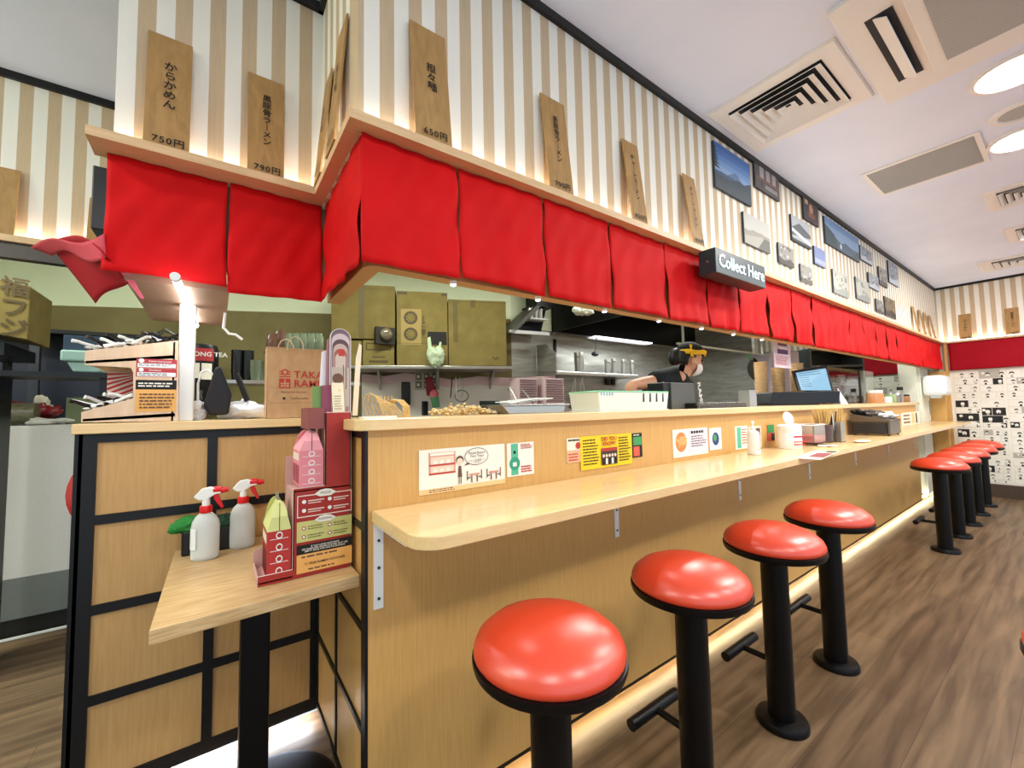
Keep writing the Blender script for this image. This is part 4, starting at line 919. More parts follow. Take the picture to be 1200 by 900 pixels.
# ================================================================== things on the serving ledge
ZS = 1.285
bamb = noisy('bamboo', '#dcbb7c', '#c39d5c', (20, 20, 20), 5, .5)
for i in range(8):
    x = P(441+i*3.4, 487, y=1.45).x; k = i*.0035
    pts = [(x+.03, 1.45, ZS+.0), (x+.012-k, 1.45, ZS+.05), (x-.005-k, 1.45+.003*i, ZS+.078-k), (x-.02+.5*k, 1.46+.004*i, ZS+.088-k*1.3), (x-.03+k, 1.48, ZS+.078), (x-.03+k, 1.5, ZS+.05), (x-.005+k, 1.52, ZS+.0)]
    M().tube(pts, .0021).out('bamboo_loop', bamb, smooth=True, lab='bent bamboo strainer loop in the bundle at the left end of the serving ledge', cat='strainer loop', group='bamboo loops on the serving ledge')
for i in range(5):
    x = P(470+i*1.6, 487, y=1.45).x
    M().tube([(x+.012, 1.45, ZS), (x+.008, 1.45, ZS+.04), (x-.008, 1.46, ZS+.06), (x-.026, 1.48, ZS+.064), (x-.034, 1.5, ZS+.05)], .003).out('bamboo_loop', bamb, smooth=True, lab='lower bent bamboo strainer loop right of the taller bundle on the serving ledge', cat='strainer loop', group='bamboo loops right of the bundle')
a = P(424, 487, y=1.42); bx('paper_card', offwhite, (a.x-.01, a.x+.10, 1.36, 1.42, ZS, ZS+.006), lab='small flat white and red card at the left end of the serving ledge', cat='card')
# heaps of dried flakes
rnd = random.Random(9)
def flakes(x0, x1, y0, y1, h, n, m, lab):
    t = M()
    for i in range(n):
        u = rnd.random(); x = x0+(x1-x0)*u; y = rnd.uniform(y0, y1); z = ZS+.006+h*math.sin(PI*min(.95, max(.05, u)))**.6*rnd.random()*(.5+.5*math.sin(u*9+1)**2)
        T = Matrix.Rotation(rnd.uniform(0, 6), 4, 'Z') @ Matrix.Rotation(rnd.uniform(0, 6), 4, 'X'); r_ = rnd.uniform(.006, .012)
        t.ball((x, y, z), (r_, r_*.8, r_*.45), 7, 5, T)
    return t.out('dried_flakes', m, smooth=True, lab=lab, cat='dried food', kind='stuff')
flakes(P(511, 486, y=1.48).x, P(572, 486, y=1.48).x, 1.44, 1.54, .045, 170, noisy('dried flakes', '#ecd9a4', '#b68f4a', (30, 30, 30), 5, .7), 'heap of dried yellow flakes on the serving ledge behind the return-trays notice')
flakes(P(570, 486, y=1.5).x, P(608, 486, y=1.5).x, 1.46, 1.56, .03, 90, noisy('dried flakes pale', '#efe6d2', '#cdb48a', (30, 30, 30), 5, .7), 'heap of paler dried pieces beside the steel tray on the serving ledge')
# steel tray with paper packs
yk = 1.42
a = P(592, 486, y=yk); b = P(664, 486, y=yk)
tr = thing('steel_tray', 'steel food tray with slanted lids on the serving ledge left of the white basket', 'tray', ((a.x+b.x)/2, 1.6, ZS))
M().poly([(a.x+.02, yk, ZS), (b.x-.02, yk, ZS), (b.x, yk, ZS+.035), (a.x-.01, yk, ZS+.035)], (0, .14, 0)).out('pan', steel2, tr, bevel=.003)
M().box(a.x-.02, b.x+.015, yk-.01, yk+.16, ZS+.035, ZS+.040).out('rim', steel2, tr, bevel=.001)
for i in range(5): 
    x = a.x+.03+i*.032; M().poly([(x, yk, ZS+.045+.004*i), (x+.11, yk, ZS+.052+.003*i), (x+.11, yk+.12, ZS+.056+.003*i), (x, yk+.12, ZS+.05+.003*i)], (0, 0, .004)).out('lid', white, tr)
for px, tpx, tpy in ((605, 597, 455), (624, 612, 457)):
    p0_ = P(px+4, 478, y=yk+.04); p1_ = P(tpx, tpy, y=yk+.1)
    M().tube([p0_, p0_.lerp(p1_, .6)+Vector((0, 0, .006)), p1_, p1_+Vector((-.012, 0, -.006))], .0035).out('ladle', steel2, smooth=True, lab='steel ladle handle sticking out of the steel tray, %s one' % ('left' if px == 605 else 'right'), cat='ladle', group='ladles in the steel tray')
q = M().lathe([(.04, 0), (.052, .028), (.048, .03)], (P(650, 486, y=1.5).x, 1.50, ZS), 20).out('bowl', BR('beige bowl', '#d9cbb0', .4), smooth=True, lab='small beige bowl in front of the steel tray on the serving ledge', cat='bowl')
# white basket with green rim
yb = 1.36
a = P(702, 487, y=yb); b = P(784, 486, y=yb); hz = P(740, 459, y=yb).z
xL = a.x-.0; xR = b.x
bk_ = thing('plastic_basket', 'white plastic basket with mint green rim on the serving ledge beside the cook', 'basket', ((xL+xR)/2, 1.45, ZS))
wp = mat('basket white', '#dcdfd8', .45)
t = M(); dlt = .012
for (x0, y0, x1, y1) in ((xL, yb, xR, yb), (xR, yb, xR, yb+.2), (xR, yb+.2, xL, yb+.2), (xL, yb+.2, xL, yb)):
    n_ = 1
    cxm, cym = (xL+xR)/2, yb+.1
    for i in range(n_):
        f0, f1 = i/n_, (i+1-(.0))/n_
        pa_ = Vector((x0+(x1-x0)*f0, y0+(y1-y0)*f0, 0)); pb2 = Vector((x0+(x1-x0)*f1, y0+(y1-y0)*f1, 0))
        def sh_(p, k): return Vector((cxm+(p.x-cxm)*k, cym+(p.y-cym)*k, 0))
        slotd = (i % 2 == 0 and 12 <= i <= 18 and n_ == 20) 
        lo, hi = sh_(pa_, .95), sh_(pa_, 1); lo2, hi2 = sh_(pb2, .95), sh_(pb2, 1)
        t.flat([lo+Vector((0, 0, ZS)), lo2+Vector((0, 0, ZS)), hi2+Vector((0, 0, hz)), hi+Vector((0, 0, hz))])
t.flat([(xL, yb, ZS+.002), (xR, yb, ZS+.002), (xR, yb+.2, ZS+.002), (xL, yb+.2, ZS+.002)])
t.out('tub', wp, bk_, solid=.003, fix=False)
t = M()
for i in range(4):
    x = xL+(xR-xL)*(.60+.10*i); t.box(x, x+.009, yb-.003, yb+.008, ZS+(hz-ZS)*.45, ZS+(hz-ZS)*.92)
t.out('slots', darkgrey, bk_)
t = M()
for i in range(5):
    x = xL+(xR-xL)*(.03+.035*i); t.box(x, x+.004, yb-.004, yb+.004, ZS+(hz-ZS)*.8, ZS+(hz-ZS)*.95)
t.out('slots_blue', BR('slot blue', '#7db0c9'), bk_)
M().tube([(xL, yb, hz), (xR, yb, hz), (xR, yb+.2, hz), (xL, yb+.2, hz), (xL, yb, hz)], .004).out('rim', BR('mint', '#7fcfa0', .4), bk_)
# dark screen box
ys = 1.42; a = P(786, 482, y=ys); b = P(814, 449, y=ys)
r = thing('terminal', 'dark grey screen box standing beside the white basket in front of the cook', 'terminal', ((a.x+b.x)/2, 1.5, ZS))
M().box(a.x+.015, b.x, ys, ys+.10, ZS, b.z).out('screen_housing', mat('terminal grey', '#4d4e4b', .5), r, bevel=.004)
M().box(a.x-.05, a.x+.015, ys+.01, ys+.12, ZS, b.z-.0).out('side', blackpl, r, bevel=.004)
a = P(700, 460, y=1.62)
# stacked dark trays
for i in range(3):
    a = P(814, 482, y=1.36); b = P(872, 482, y=1.36)
    M().box(a.x+.0, b.x, 1.34, 1.60, ZS+.0005+.012*i, ZS+.010+.012*i).out('serving_tray', mat('tray black', '#25211f', .25), lab='black serving tray, %s of the three stacked on the ledge in front of the cook' % ['bottom', 'middle', 'top'][i], cat='tray', group='stack of black trays', bevel=.003)
a = P(884, 478, y=1.4); bx('card_reader', mat('reader grey', '#8b9096', .4), (a.x-.02, a.x+.09, 1.42, 1.50, ZS, P(884, 457, y=1.42).z), lab='light grey box with dark slot on the ledge beneath the hanging pan', cat='card reader')
# kraft paper bowls in stacks
bowl0 = None
def bowlmesh(x, y, z):
    return M().lathe([(.036, 0), (.040, .002), (.050, .05), (.059, .054), (.059, .06), (.053, .06), (.047, .05), (.037, .006), (.001, .006)], (x, y, z), 24, cap=False)
kb = BR('kraft bowl', '#d8b98e', .6)
CU = (.812, -.584)
stk = [(894, 1.60, 424, 'left'), (914, 1.68, 431, 'middle'), (936, 1.80, 425, 'right')]
for px, yy, tp, nm in stk:
    base = P(px, 478, pl=((4.17, 1.87), CU)); top = P(px, tp, pl=((4.17, 1.87), CU)).z; yy = base.y; z = ZS; i = 0; n_ = int((top-.06-ZS)/.02)+1
    for i in range(n_):
        lb = 'kraft paper bowl nested in the %s stack behind the till, %s' % (nm, 'topmost' if i == n_-1 else 'below the top')
        if bowl0 is None:
            bowl0 = bowlmesh(base.x, yy, ZS).out('paper_bowl', kb, smooth=True, lab=lb, cat='bowl', group='stacks of kraft paper bowls')
        else: dup(bowl0, ((base.x, yy, ZS+.02*i), 0), lb)
# till
PT = ((4.38, 1.255), CU); CV = Vector((.584, .812, 0)); CU3 = Vector((.812, -.584, 0))
a = P(904, 477, pl=PT); b = P(984, 477, pl=PT); a.z = b.z = ZS; ztt = P(940, 459, pl=PT).z
till = thing('cash_till', 'black cash till with tilted pale blue screen on the serving ledge', 'till', tuple((a+b)/2+CV*.15))
up_ = Vector((0, 0, 1)); z1_ = up_*(ztt-ZS)
M().poly([a+up_*.012, b+up_*.012, b+CU3*.015+z1_, a+CU3*.02+z1_], CV*.28).out('drawer', blackpl, till, bevel=.005)
M().poly([a+CU3*-.01, a+CU3*.42, a+CU3*.42+up_*.012, a-CU3*.01+up_*.012], CV*.26-CV*.01).out('base_tray', mat('tray black', '#25211f', .25), till)
PS = ((4.40, 1.42), CU)
c0, c1, c2, c3 = P(936, 458, pl=PS), P(977, 458, pl=PS), P(974, 427, pl=PS)+CV*.05, P(933, 434, pl=PS)+CV*.05
sfm = M().poly([c0, c1, c2, c3], CV*.02).out('screen_frame', blackpl, till, bevel=.003)
def lrp(a_, b_, k): return a_+(b_-a_)*k
def quad_in(u, v): return lrp(lrp(c0, c1, u), lrp(c3, c2, u), v)-CV*.003
M().flat([quad_in(.07, .02), quad_in(.93, .02), quad_in(.93, .88), quad_in(.07, .88)]).out('screen', mat('screen blue', '#000000', .3, emit=.75, ecol='#9fd2f0'), sfm, fix=False)
t = M()
for i in range(7):
    v = .8-.1*i; t.flat([quad_in(.12, v)-CV*.002, quad_in(.75 if i < 2 else .4, v)-CV*.002, quad_in(.75 if i < 2 else .4, v+.022)-CV*.002, quad_in(.12, v+.022)-CV*.002])
t.out('screen_text', mat('screen text', '#20506a', .4, emit=.25, ecol='#4a90b0'), sfm, fix=False)
mc = (c0+c1)/2+CV*.085; M().cyl(Vector((mc.x, mc.y, ZS+.09)), mc+up_*.05, .03).out('stand', blackpl, till)
# white cone/wedge beside till
M().poly([P(982, 455, pl=((4.7, 1.3), CU)), P(996, 476, pl=((4.7, 1.3), CU)), P(987, 478, pl=((4.7, 1.3), CU))], CV*.01).out('card_wedge', BR('lilac white', '#e3dcec'), lab='pointed white card standing right of the cash till', cat='card')
# jars at the far part of the ledge
def jar(px, py0, wpx, hpx, body, lid, lab, y=1.36):
    p = P(px, py0, y=y); r_ = wpx/2*(.584*p.x+.81*y)/481; h_ = P(px, py0-hpx, y=y).z-p.z
    q = thing('jar', lab, 'jar', (p.x, y, ZS))
    M().lathe([(r_*.95, 0), (r_, .004), (r_, h_*.7), (r_*.9, h_*.78)], (p.x, y, ZS), 18).out('glass', body, q, smooth=True)
    M().lathe([(r_*.92, h_*.78), (r_*.92, h_), (r_*.8, h_)], (p.x, y, ZS), 18).out('lid', lid, q, smooth=True)
jar(1026, 475, 16, 15, BR('orange pickle', '#c98a5a', .3), white, 'orange jar with white lid at the far part of the serving ledge')
jar(1040, 476, 9, 9, white, BR('green lid', '#8fb070'), 'short white tub on the far part of the serving ledge')
jar(1047, 476, 6, 12, BR('green liquid', '#9fb37a', .2), clearpl, 'pale green jar on the far part of the serving ledge')
jar(1051, 476, 6, 11, clearpl, white, 'clear jar between the green one and the brown bowl on the far ledge')
jar(1056, 476, 6, 18, clearpl, ink, 'tall clear bottle with dark top on the far part of the serving ledge')
jar(1061, 476, 9, 9, BR('brown pot', '#a8703f', .3), ink, 'brown pot at the end of the far serving ledge')

# ================================================================== things on the eating counter
ZQ = 1.01
p = P(888, 533, z=ZQ)
r = thing('soap_dispenser', 'white pump bottle on the eating counter in front of the pink photo card', 'dispenser', (p.x, p.y, ZQ)); o = (p.x, p.y+.02, ZQ)
M().lathe([(.030, 0), (.034, .004), (.034, .115), (.030, .132), (.014, .143), (.013, .15)], o, 24).out('bottle', milky, r, smooth=True)
M().lathe([(.014, .15), (.014, .162), (.005, .164), (.005, .185), (.009, .186), (.009, .194)], o, 16).out('pump', white, r, smooth=True)
M().tube([(o[0], o[1], ZQ+.19), (o[0]-.02, o[1]-.012, ZQ+.192), (o[0]-.034, o[1]-.018, ZQ+.184)], .005).out('spout', white, r, smooth=True)
s = Sheet((o[0]-.024, o[1]-.0345, ZQ+.02), (1, 0, 0), (0, 0, 1), .04, .08); s.lines(.05, .35, .95, .95, 5, BR('label grey', '#9aa09c'), .35); s.disc(.2, .15, .05, ink); s.done(r)
# wipes tub
p = P(937, 526, z=ZQ)
r = thing('wipes_tub', 'white oval tub with red lettering and flipped-up lid on the eating counter', 'tub', (p.x, p.y, ZQ)); T = Matrix.Diagonal((1.25, .85, 1, 1)); o = (p.x+.01, p.y+.06, ZQ)
M().lathe([(.075, 0), (.078, .004), (.078, .105), (.074, .11)], o, 32, T).out('tub', white, r, smooth=True)
M().lathe([(.079, .105), (.08, .108), (.078, .15), (.06, .158), (.001, .158)], o, 32, T).out('cover', BR('tub cover', '#e9e9e4', .35), r, smooth=True)
M().lathe([(.001, -.004), (.042, -.004), (.046, 0), (.042, .004), (.001, .004)], (o[0]+.005, o[1], ZQ+.195), 24, Matrix.Rotation(-.6, 4, 'Z') @ Matrix.Rotation(1.3, 4, 'X') @ Matrix.Rotation(.3, 4, 'Y')).out('flip_lid', white, r, smooth=True)
s = Sheet((o[0]-.075, o[1]-.055, ZQ+.012), (.812, -.4, 0), (0, 0, 1), .09, .09); s.lines(.0, .1, 1, .5, 2, inkred, .5, .1); s.rect(0, .7, .7, .82, inkred); s.done(r)
# clear container with red scoop, cutlery boxes, chopsticks
p = P(962, 523, z=ZQ); cxp = p.x+.14
M().box(cxp-.13, cxp+.07, p.y+.02, p.y+.15, ZQ+.012, ZQ+.02).out('tray', mat('tray black', '#25211f', .25), lab='small black tray under the clear condiment container', cat='tray', bevel=.003)
r = thing('clear_container', 'clear plastic container with red contents beside the white wipes tub', 'container', (cxp, p.y+.09, ZQ+.02))
t = M(); X0, X1, Y0, Y1, Z0, Z1 = cxp-.15, cxp+.05, p.y+.03, p.y+.15, ZQ+.021, ZQ+.14
t.box(X0, X1, Y0, Y0+.003, Z0, Z1).box(X0, X1, Y1-.003, Y1, Z0, Z1).box(X0, X0+.003, Y0+.003, Y1-.003, Z0, Z1).box(X1-.003, X1, Y0+.003, Y1-.003, Z0, Z1)
t.out('walls', clearpl, r)
M().tube([(X0, Y0, Z1), (X1, Y0, Z1), (X1, Y1, Z1), (X0, Y1, Z1), (X0, Y0, Z1)], .004).out('rim', BR('rim white', '#e8ebec', .3), r)
bx('contents', BR('red pickle', '#d8383c', .4), (X0+.005, X1-.005, Y0+.005, Y1-.005, Z0, Z0+.045), r)
r = thing('dark_caddy', 'brown glazed cup holding chopsticks between the clear container and the napkin box', 'cup', (cxp+.20, p.y+.09, ZQ))
M().lathe([(.055, 0), (.062, .005), (.062, .13), (.056, .13), (.054, .02), (.001, .02)], (cxp+.20, p.y+.09, ZQ), 24, cap=False).out('cup', mat('brown glaze', '#4a2f20', .2, coat=.5), r, smooth=True)
r = thing('cutlery_box', 'square steel cutlery box beside the brown cup of chopsticks', 'cutlery box', (cxp+.32, p.y+.05, ZQ))
x0 = cxp+.27; t = M().box(x0, x0+.10, p.y, p.y+.004, ZQ, ZQ+.15).box(x0, x0+.10, p.y+.096, p.y+.10, ZQ, ZQ+.15).box(x0, x0+.004, p.y+.004, p.y+.096, ZQ, ZQ+.15).box(x0+.096, x0+.10, p.y+.004, p.y+.096, ZQ, ZQ+.15).box(x0, x0+.1, p.y, p.y+.1, ZQ, ZQ+.004)
t.out('box', steel2, r)
rnd = random.Random(12); st0 = None
for i in range(46):
    k = i % 2; cx_, cy_ = (cxp+.20, p.y+.09) if i < 34 else (cxp+.32, p.y+.05)
    a_ = rnd.uniform(0, 6.28); rr = .03*math.sqrt(rnd.random()); tx, ty = rnd.gauss(0, .09), rnd.gauss(0, .09)
    if st0 is None:
        st0 = M().cyl((0, 0, 0), (0, 0, .22), .0028, .0038, 6).out('chopstick', bamb, smooth=True, lab='pale bamboo chopstick standing in the brown cup', cat='chopstick', group='chopsticks in the brown cup'); o_ = st0
        MW[o_] = Matrix()
    else: o_ = st0.copy(); C.objects.link(o_)
    o_.location = (cx_+rr*math.cos(a_), cy_+rr*math.sin(a_), ZQ+.03); o_.rotation_euler = (tx, ty, 0)
    if i >= 34: o_['label'] = 'pale bamboo chopstick standing in the square steel cutlery box'; o_['group'] = 'chopsticks in the steel box'
for i, (dx_, m_) in enumerate(((-.05, ink), (-.035, white), (.03, ink), (.05, white))):
    M().tube([(cxp+.29+dx_*.3, p.y+.05, ZQ+.06), (cxp+.29+dx_-.02*(i < 2), p.y+.04, ZQ+.21+.01*i)], .006).out('tongs', m_, smooth=True, lab='%s utensil handle sticking out of the steel cutlery box, %s' % (('black' if m_ is ink else 'white'), 'leaning left' if i < 2 else 'leaning right'), cat='utensil')
# napkin dispenser and pouches
nx = 4.62
r = thing('napkin_dispenser', 'dark metallic napkin box heaped with packets on the eating counter', 'napkin box', (nx+.18, 1.08, ZQ))
y0 = .965; bz = mat('dark bronze', '#6b625a', .3, .6)
M().box(nx+.012, nx+.35, y0+.005, y0+.265, ZQ+.012, ZQ+.125).out('body', bz, r, bevel=.004)
M().poly([(nx, y0, ZQ+.125), (nx+.36, y0, ZQ+.125), (nx+.36, y0+.27, ZQ+.175), (nx, y0+.27, ZQ+.175)], (0, 0, .012)).poly([(nx, y0, ZQ+.12), (nx, y0+.27, ZQ+.12), (nx, y0+.27, ZQ+.18), (nx, y0, ZQ+.13)], (.01, 0, 0)).out('top', bz, r, bevel=.003)
M().box(nx+.003, nx+.012, y0+.02, y0+.26, ZQ+.02, ZQ+.11).out('black_panel', blackpl, r)
M().box(nx+.02, nx+.04, y0+.015, y0+.03, ZQ, ZQ+.012).box(nx+.32, nx+.34, y0+.015, y0+.03, ZQ, ZQ+.012).box(nx+.02, nx+.04, y0+.24, y0+.255, ZQ, ZQ+.012).box(nx+.32, nx+.34, y0+.24, y0+.255, ZQ, ZQ+.012).out('feet', ink, r)
t = M()
for i in range(5): t.box(nx-.001, nx+.003, y0+.03, y0+.25, ZQ+.028+.017*i, ZQ+.037+.017*i)
t.out('slats', darkgrey, r)
for i in range(12):
    u = i/11; c = (nx+.05+.26*rnd.random(), y0+.25-.22*u, ZQ+.195-.042*u+.03*rnd.random()); mm_ = [ink, BR('packet brown', '#4d4442', .3), BR('packet grey', '#c9c6c4', .3)][(i > 3)+(i > 7)]
    cloth_blob('packet', c, (.045, .035, .018), mm_, '%s sachet heaped on top of the napkin box' % ['black', 'dark brown', 'light grey'][(i > 3)+(i > 7)], 'sachet', sd=20+i, amp=.3, grp='sachets on the napkin box')
q = cloth_blob('napkin', (P(1012, 519, z=ZQ).x+.05, P(1012, 519, z=ZQ).y+.02, ZQ+.009), (.09, .045, .009), BR('napkin cream', '#e9dcb8'), 'folded cream napkins lying between cutlery box and napkin box', 'napkin', sd=2, amp=.1)
for i, px in enumerate((960, 972)): 
    c = P(px+4, 524, z=ZQ); M().lathe([(.018, 0), (.03, .012), (.026, .013), (.001, .006)], (c.x, c.y, ZQ), 16).out('sauce_dish', white, smooth=True, lab='small white sauce dish on the counter edge, %s' % ['left', 'right'][i], cat='dish')
# flyer lying on the counter
fa, fb_, fc, fd = P(930, 537, z=ZQ), P(962, 539, z=ZQ), P(984, 529, z=ZQ), P(955, 528, z=ZQ)
fl = thing('flyer', 'flyer with dark red shape lying flat on the eating counter near the edge', 'flyer', tuple((fa+fc)/2))
M().poly([fa, fb_, fc, fd], (0, 0, .0015)).out('paper', BR('flyer paper', '#dccfb6'), fl)
def fq(u, v, m, name='print'): 
    pp = [lrp(lrp(fa, fb_, a_), lrp(fd, fc, a_), b_)+Vector((0, 0, .002)) for a_, b_ in ((u[0], v[0]), (u[1], v[0]), (u[1], v[1]), (u[0], v[1]))]
    M().flat(pp).out(name, m, fl, fix=False)
fq((.35, .95), (.2, .7), BR('flyer plum', '#8a3038')); fq((.55, .95), (.78, .97), ink)

# ================================================================== kitchen
# steel rear worktops below sight, floor-standing
M().box(.4, 6.3, 3.34, 3.72, .86, .90).out('worktop', steel2, lab='long steel worktop along the rear kitchen wall', cat='worktop')
t = thing('prep_counter', 'steel prep counter right behind the serving wall', 'prep counter', (2.5, 1.62, 0))
bx('top', steel2, (.6, 2.3, 1.45, 1.72, .86, .9), t)
for x in (.65, 2.2):
    for y in (1.48, 1.68): M().cyl((x, y, 0), (x, y, .86), .02).out('leg', steel2, t)
t = thing('cooking_line', 'steel cabinet under the long rear worktop', 'cabinet', (4.5, 3.5, 0)); bx('carcass', steel2, (.5, 6.2, 3.38, 3.70, .0, .86), t)
for i in range(6): bx('door', steel, (2.92+.55*i, 3.42+.55*i, 3.365, 3.38, .14, .83), t)
# wall shelf with boxes on the turned rear wall
OF = .5
def F(px, py, off=OF): return RP(px, py, off)
sa, sb = F(428, 429), F(601, 429)
Q3 = lambda v, off: v-RN*off      # go back towards the wall
zs = sb.z-.0
u0_ = sa.copy(); u0_.z = zs; u1_ = sb.copy(); u1_.z = zs
shf = thing('wall_shelf', 'long steel wall shelf carrying three big cardboard boxes', 'shelf', tuple((u0_+u1_)/2))
uL = u0_-RU3*.25
M().poly([uL+Vector((0, 0, -.03)), u1_+Vector((0, 0, -.03)), u1_, uL], -RN*.42).out('board', steel2, shf, bevel=.003)
for k in (.2, .55, .9):
    b_ = uL.lerp(u1_, k)-RN*.2+Vector((0, 0, -.03)); M().poly([b_, b_-RN*.27, b_-RN*.27+Vector((0, 0, -.18))], RU3*.02).out('bracket', steel2, shf)
def carton(px0, px1, pt, pb, depth, lab, m=cardb, off=OF-.0, zbase=None, tape=True, marks=None):
    a_, b_ = F(px0, pb, off), F(px1, pb, off); zt__ = F((px0+px1)/2, pt, off).z; zb_ = zbase if zbase is not None else a_.z
    a_.z = b_.z = zb_+.001; wd = (b_-a_).length
    r = thing('cardboard_box', lab, 'cardboard box', tuple((a_+b_)/2-RN*depth/2))
    M().poly([a_, b_, b_+Vector((0, 0, zt__-zb_)), a_+Vector((0, 0, zt__-zb_))], -RN*depth).out('carton', m, r, bevel=.004)
    s = Sheet(a_, RU3, (0, 0, 1), wd, zt__-zb_)
    if tape: s.rect(tape if tape is not True else .42, 0, (tape if tape is not True else .42)+.09, 1, cardb2)
    if marks: marks(s)
    s.done(r); return r, s
cin = BR('carton ink', '#4a3c1e')
def mkA(s): s.rect(0, .07, 1, .075, cin); s.rect(0, .93, 1, .94, cardb2)
r, s = carton(388, 463, 334, 398, .34, 'large cardboard box at the left of the steel wall shelf with brown tape', marks=mkA, tape=.42, zbase=F(425, 397).z)
zA = F(425, 398).z
carton(425, 462, 399, 428, .3, 'small cardboard carton under the left large box on the shelf', marks=lambda s: (s.rect(.1, .6, .9, .9, cin), s.rect(.14, .65, .86, .85, cardb), s.rect(.3, .3, .7, .36, cin), s.rect(.2, .1, .8, .2, cin)), tape=False, zbase=zs)
carton(390, 424, 399, 428, .3, 'small plain cardboard carton left of the other small one, under the large box', tape=False, zbase=zs)
def mkB(s):
    s.rect(.08, .28, .48, .76, BR('carton print pale', '#9a8148')); 
    for v in (.64, .42):
        s.disc(.27, v, .09, cin); s.disc(.27, v, .06, cardb); 
        for k in range(8): s.poly([(.27+.03*math.cos(k*PI/4), v+.02*math.sin(k*PI/4)), (.27+.12*math.cos(k*PI/4+.12), v+.08*math.sin(k*PI/4+.12)), (.27+.12*math.cos(k*PI/4-.12), v+.08*math.sin(k*PI/4-.12))], cin)
    s.rect(0, .295, 1, .30, cin); s.rect(0, .955, .2, .985, cin); s.rect(.88, .955, 1, .985, cin); s.rect(.6, .28, .98, .46, ink)
r, s = carton(465, 525, 342, 428, .36, 'tall cardboard box with round emblem print in the middle of the steel shelf', marks=mkB, tape=False, zbase=zs)
s.text('拉麺一03', .52, .56, .1, cin, r, spacing=1) if False else text('3\n0\n一\n面\n条', .1*s.h*.7, cin, s.at(.52, .52), s.x, s.up, r, line=.9, bold=.02)
def mkC(s):
    s.rect(.08, .35, .16, .97, cardb2); s.rect(.38, .88, .46, 1, cardb2); s.rect(0, .965, 1, .975, cardb2)
    s.poly([(.73, .1), (.77, .14), (.8, .1), (.83, .14), (.87, .09), (.83, .12), (.8, .085), (.77, .12)], ink)
carton(526, 594, 352, 428, .36, 'large plain cardboard box at the right end of the steel shelf', marks=mkC, tape=False, zbase=zs)
# bag hanging over shelf edge, round jar and dark packages
c = F(510, 415, OF+.08); gb_ = mat('pale green film', '#cfe0c0', .3, trans=.3)
r = thing('plastic_bag', 'pale green tied plastic bag hanging from the steel shelf', 'bag', (c.x, c.y, c.z-.1))
cloth_blob('bag', c+Vector((0, 0, -.02)), (.085, .06, .10), gb_, parent=r, sd=6, amp=.2)
M().poly([c+Vector((-.07, 0, .05)), c+Vector((-.03, 0, .05)), c+Vector((-.045, 0, .17)), c+Vector((-.075, 0, .15))], (0, .02, 0)).out('handle', gb_, r, bevel=.008)
M().poly([c+Vector((.03, 0, .05)), c+Vector((.06, 0, .05)), c+Vector((.075, 0, .12)), c+Vector((.055, 0, .13))], (0, .02, 0)).out('handle', gb_, r, bevel=.008)
c = F(452, 392, OF+.06); q = M().box(c.x-.09, c.x+.09, c.y-.0, c.y+.06, c.z-.09, c.z+.07).out('dark_case', mat('case dark', '#231d18', .5), lab='dark open case with a glass dome in front of the left large box', cat='case')
c2 = c+Vector((0, -.02, 0)); M().ball(c2, (.06, .04, .06), 16, 10).out('glass_dome', mat('smoky glass', '#6b604c', .1, coat=1), smooth=True, lab='round smoky glass dome in front of the left cardboard box', cat='dome')
# things hanging below shelf
zz0 = F(480, 432, .3)
def hang(px, py0, py1, off=.35): return F(px, py0, off), F(px, py1, off)
s_ = F(486, 457, .05); s = Sheet(s_, RU3, (0, 0, 1), .26, .20); q = s.card('wall_notice', BR('notice grey', '#b3aca4'), .003, lab='grey notice sheet with six pictures on the rear wall under the shelf', cat='notice')
for i in range(3):
    for j in range(2): s.rect(.06+.32*i, .1+.44*j, .28+.32*i, .45+.44*j, BR('notice dark', '#6d645e')); s.rect(.1+.32*i, .2+.44*j, .2+.32*i, .35+.44*j, offwhite)
s.done(q)
q = M().poly([F(498, 442, .2), F(506, 441, .2), F(513, 462, .2), F(500, 464, .2)], -RN*.03).out('oven_glove', BR('glove wine', '#7a2733', .8), lab='wine red cloth hanging below the shelf in front of the grey notice', cat='cloth', bevel=.01)
M().ball(F(509, 462, .22), (.05, .02, .05), 14, 8).out('ladle', BR('pink plastic', '#c9606c', .5), smooth=True, lab='pink round ladle hanging below the shelf', cat='ladle')
M().poly([F(504, 465, .24), F(514, 464, .24), F(516, 477, .24), F(507, 478, .24)], -RN*.02).out('cloth', BR('green plastic', '#3f6b48', .7), lab='small green cloth hanging under the wine red one', cat='cloth', bevel=.006)
for i, px in enumerate((530, 534, 539)):
    a_, b_ = F(px, 442, .25), F(px-2+2*i, 466, .25); M().tube([a_, a_.lerp(b_, .5)+RU3*.01*i, b_], .007).out('tongs', steel2 if i else darkgrey, smooth=True, lab='kitchen tongs hanging below the shelf, %s' % ['left', 'middle', 'right'][i], cat='tongs', group='tongs under the shelf')
c = F(541, 464, .25); t = M().tube([c+RU3*.07*math.cos(k*PI/8)+Vector((0, 0, .06*math.sin(k*PI/8))) for k in range(17)], .005); t.out('wire_ring', darkgrey, smooth=True, lab='dark wire ring strainer hanging right of the tongs', cat='strainer')
a_ = F(475, 462, .1); M().box(a_.x-.05, a_.x+.05, a_.y-.03, a_.y, a_.z-.12, a_.z+.13).out('wall_dispenser', mat('navy black', '#12151c', .3), lab='dark rounded dispenser on the rear wall under the left box', cat='dispenser', bevel=.025)
a_ = F(497, 478, .1); M().box(a_.x-.03, a_.x+.03, a_.y-.04, a_.y, a_.z-.08, a_.z+.07).out('socket_box', mat('navy black', '#12151c', .3), lab='small black box on the rear wall above the ledge flakes', cat='box', bevel=.006)
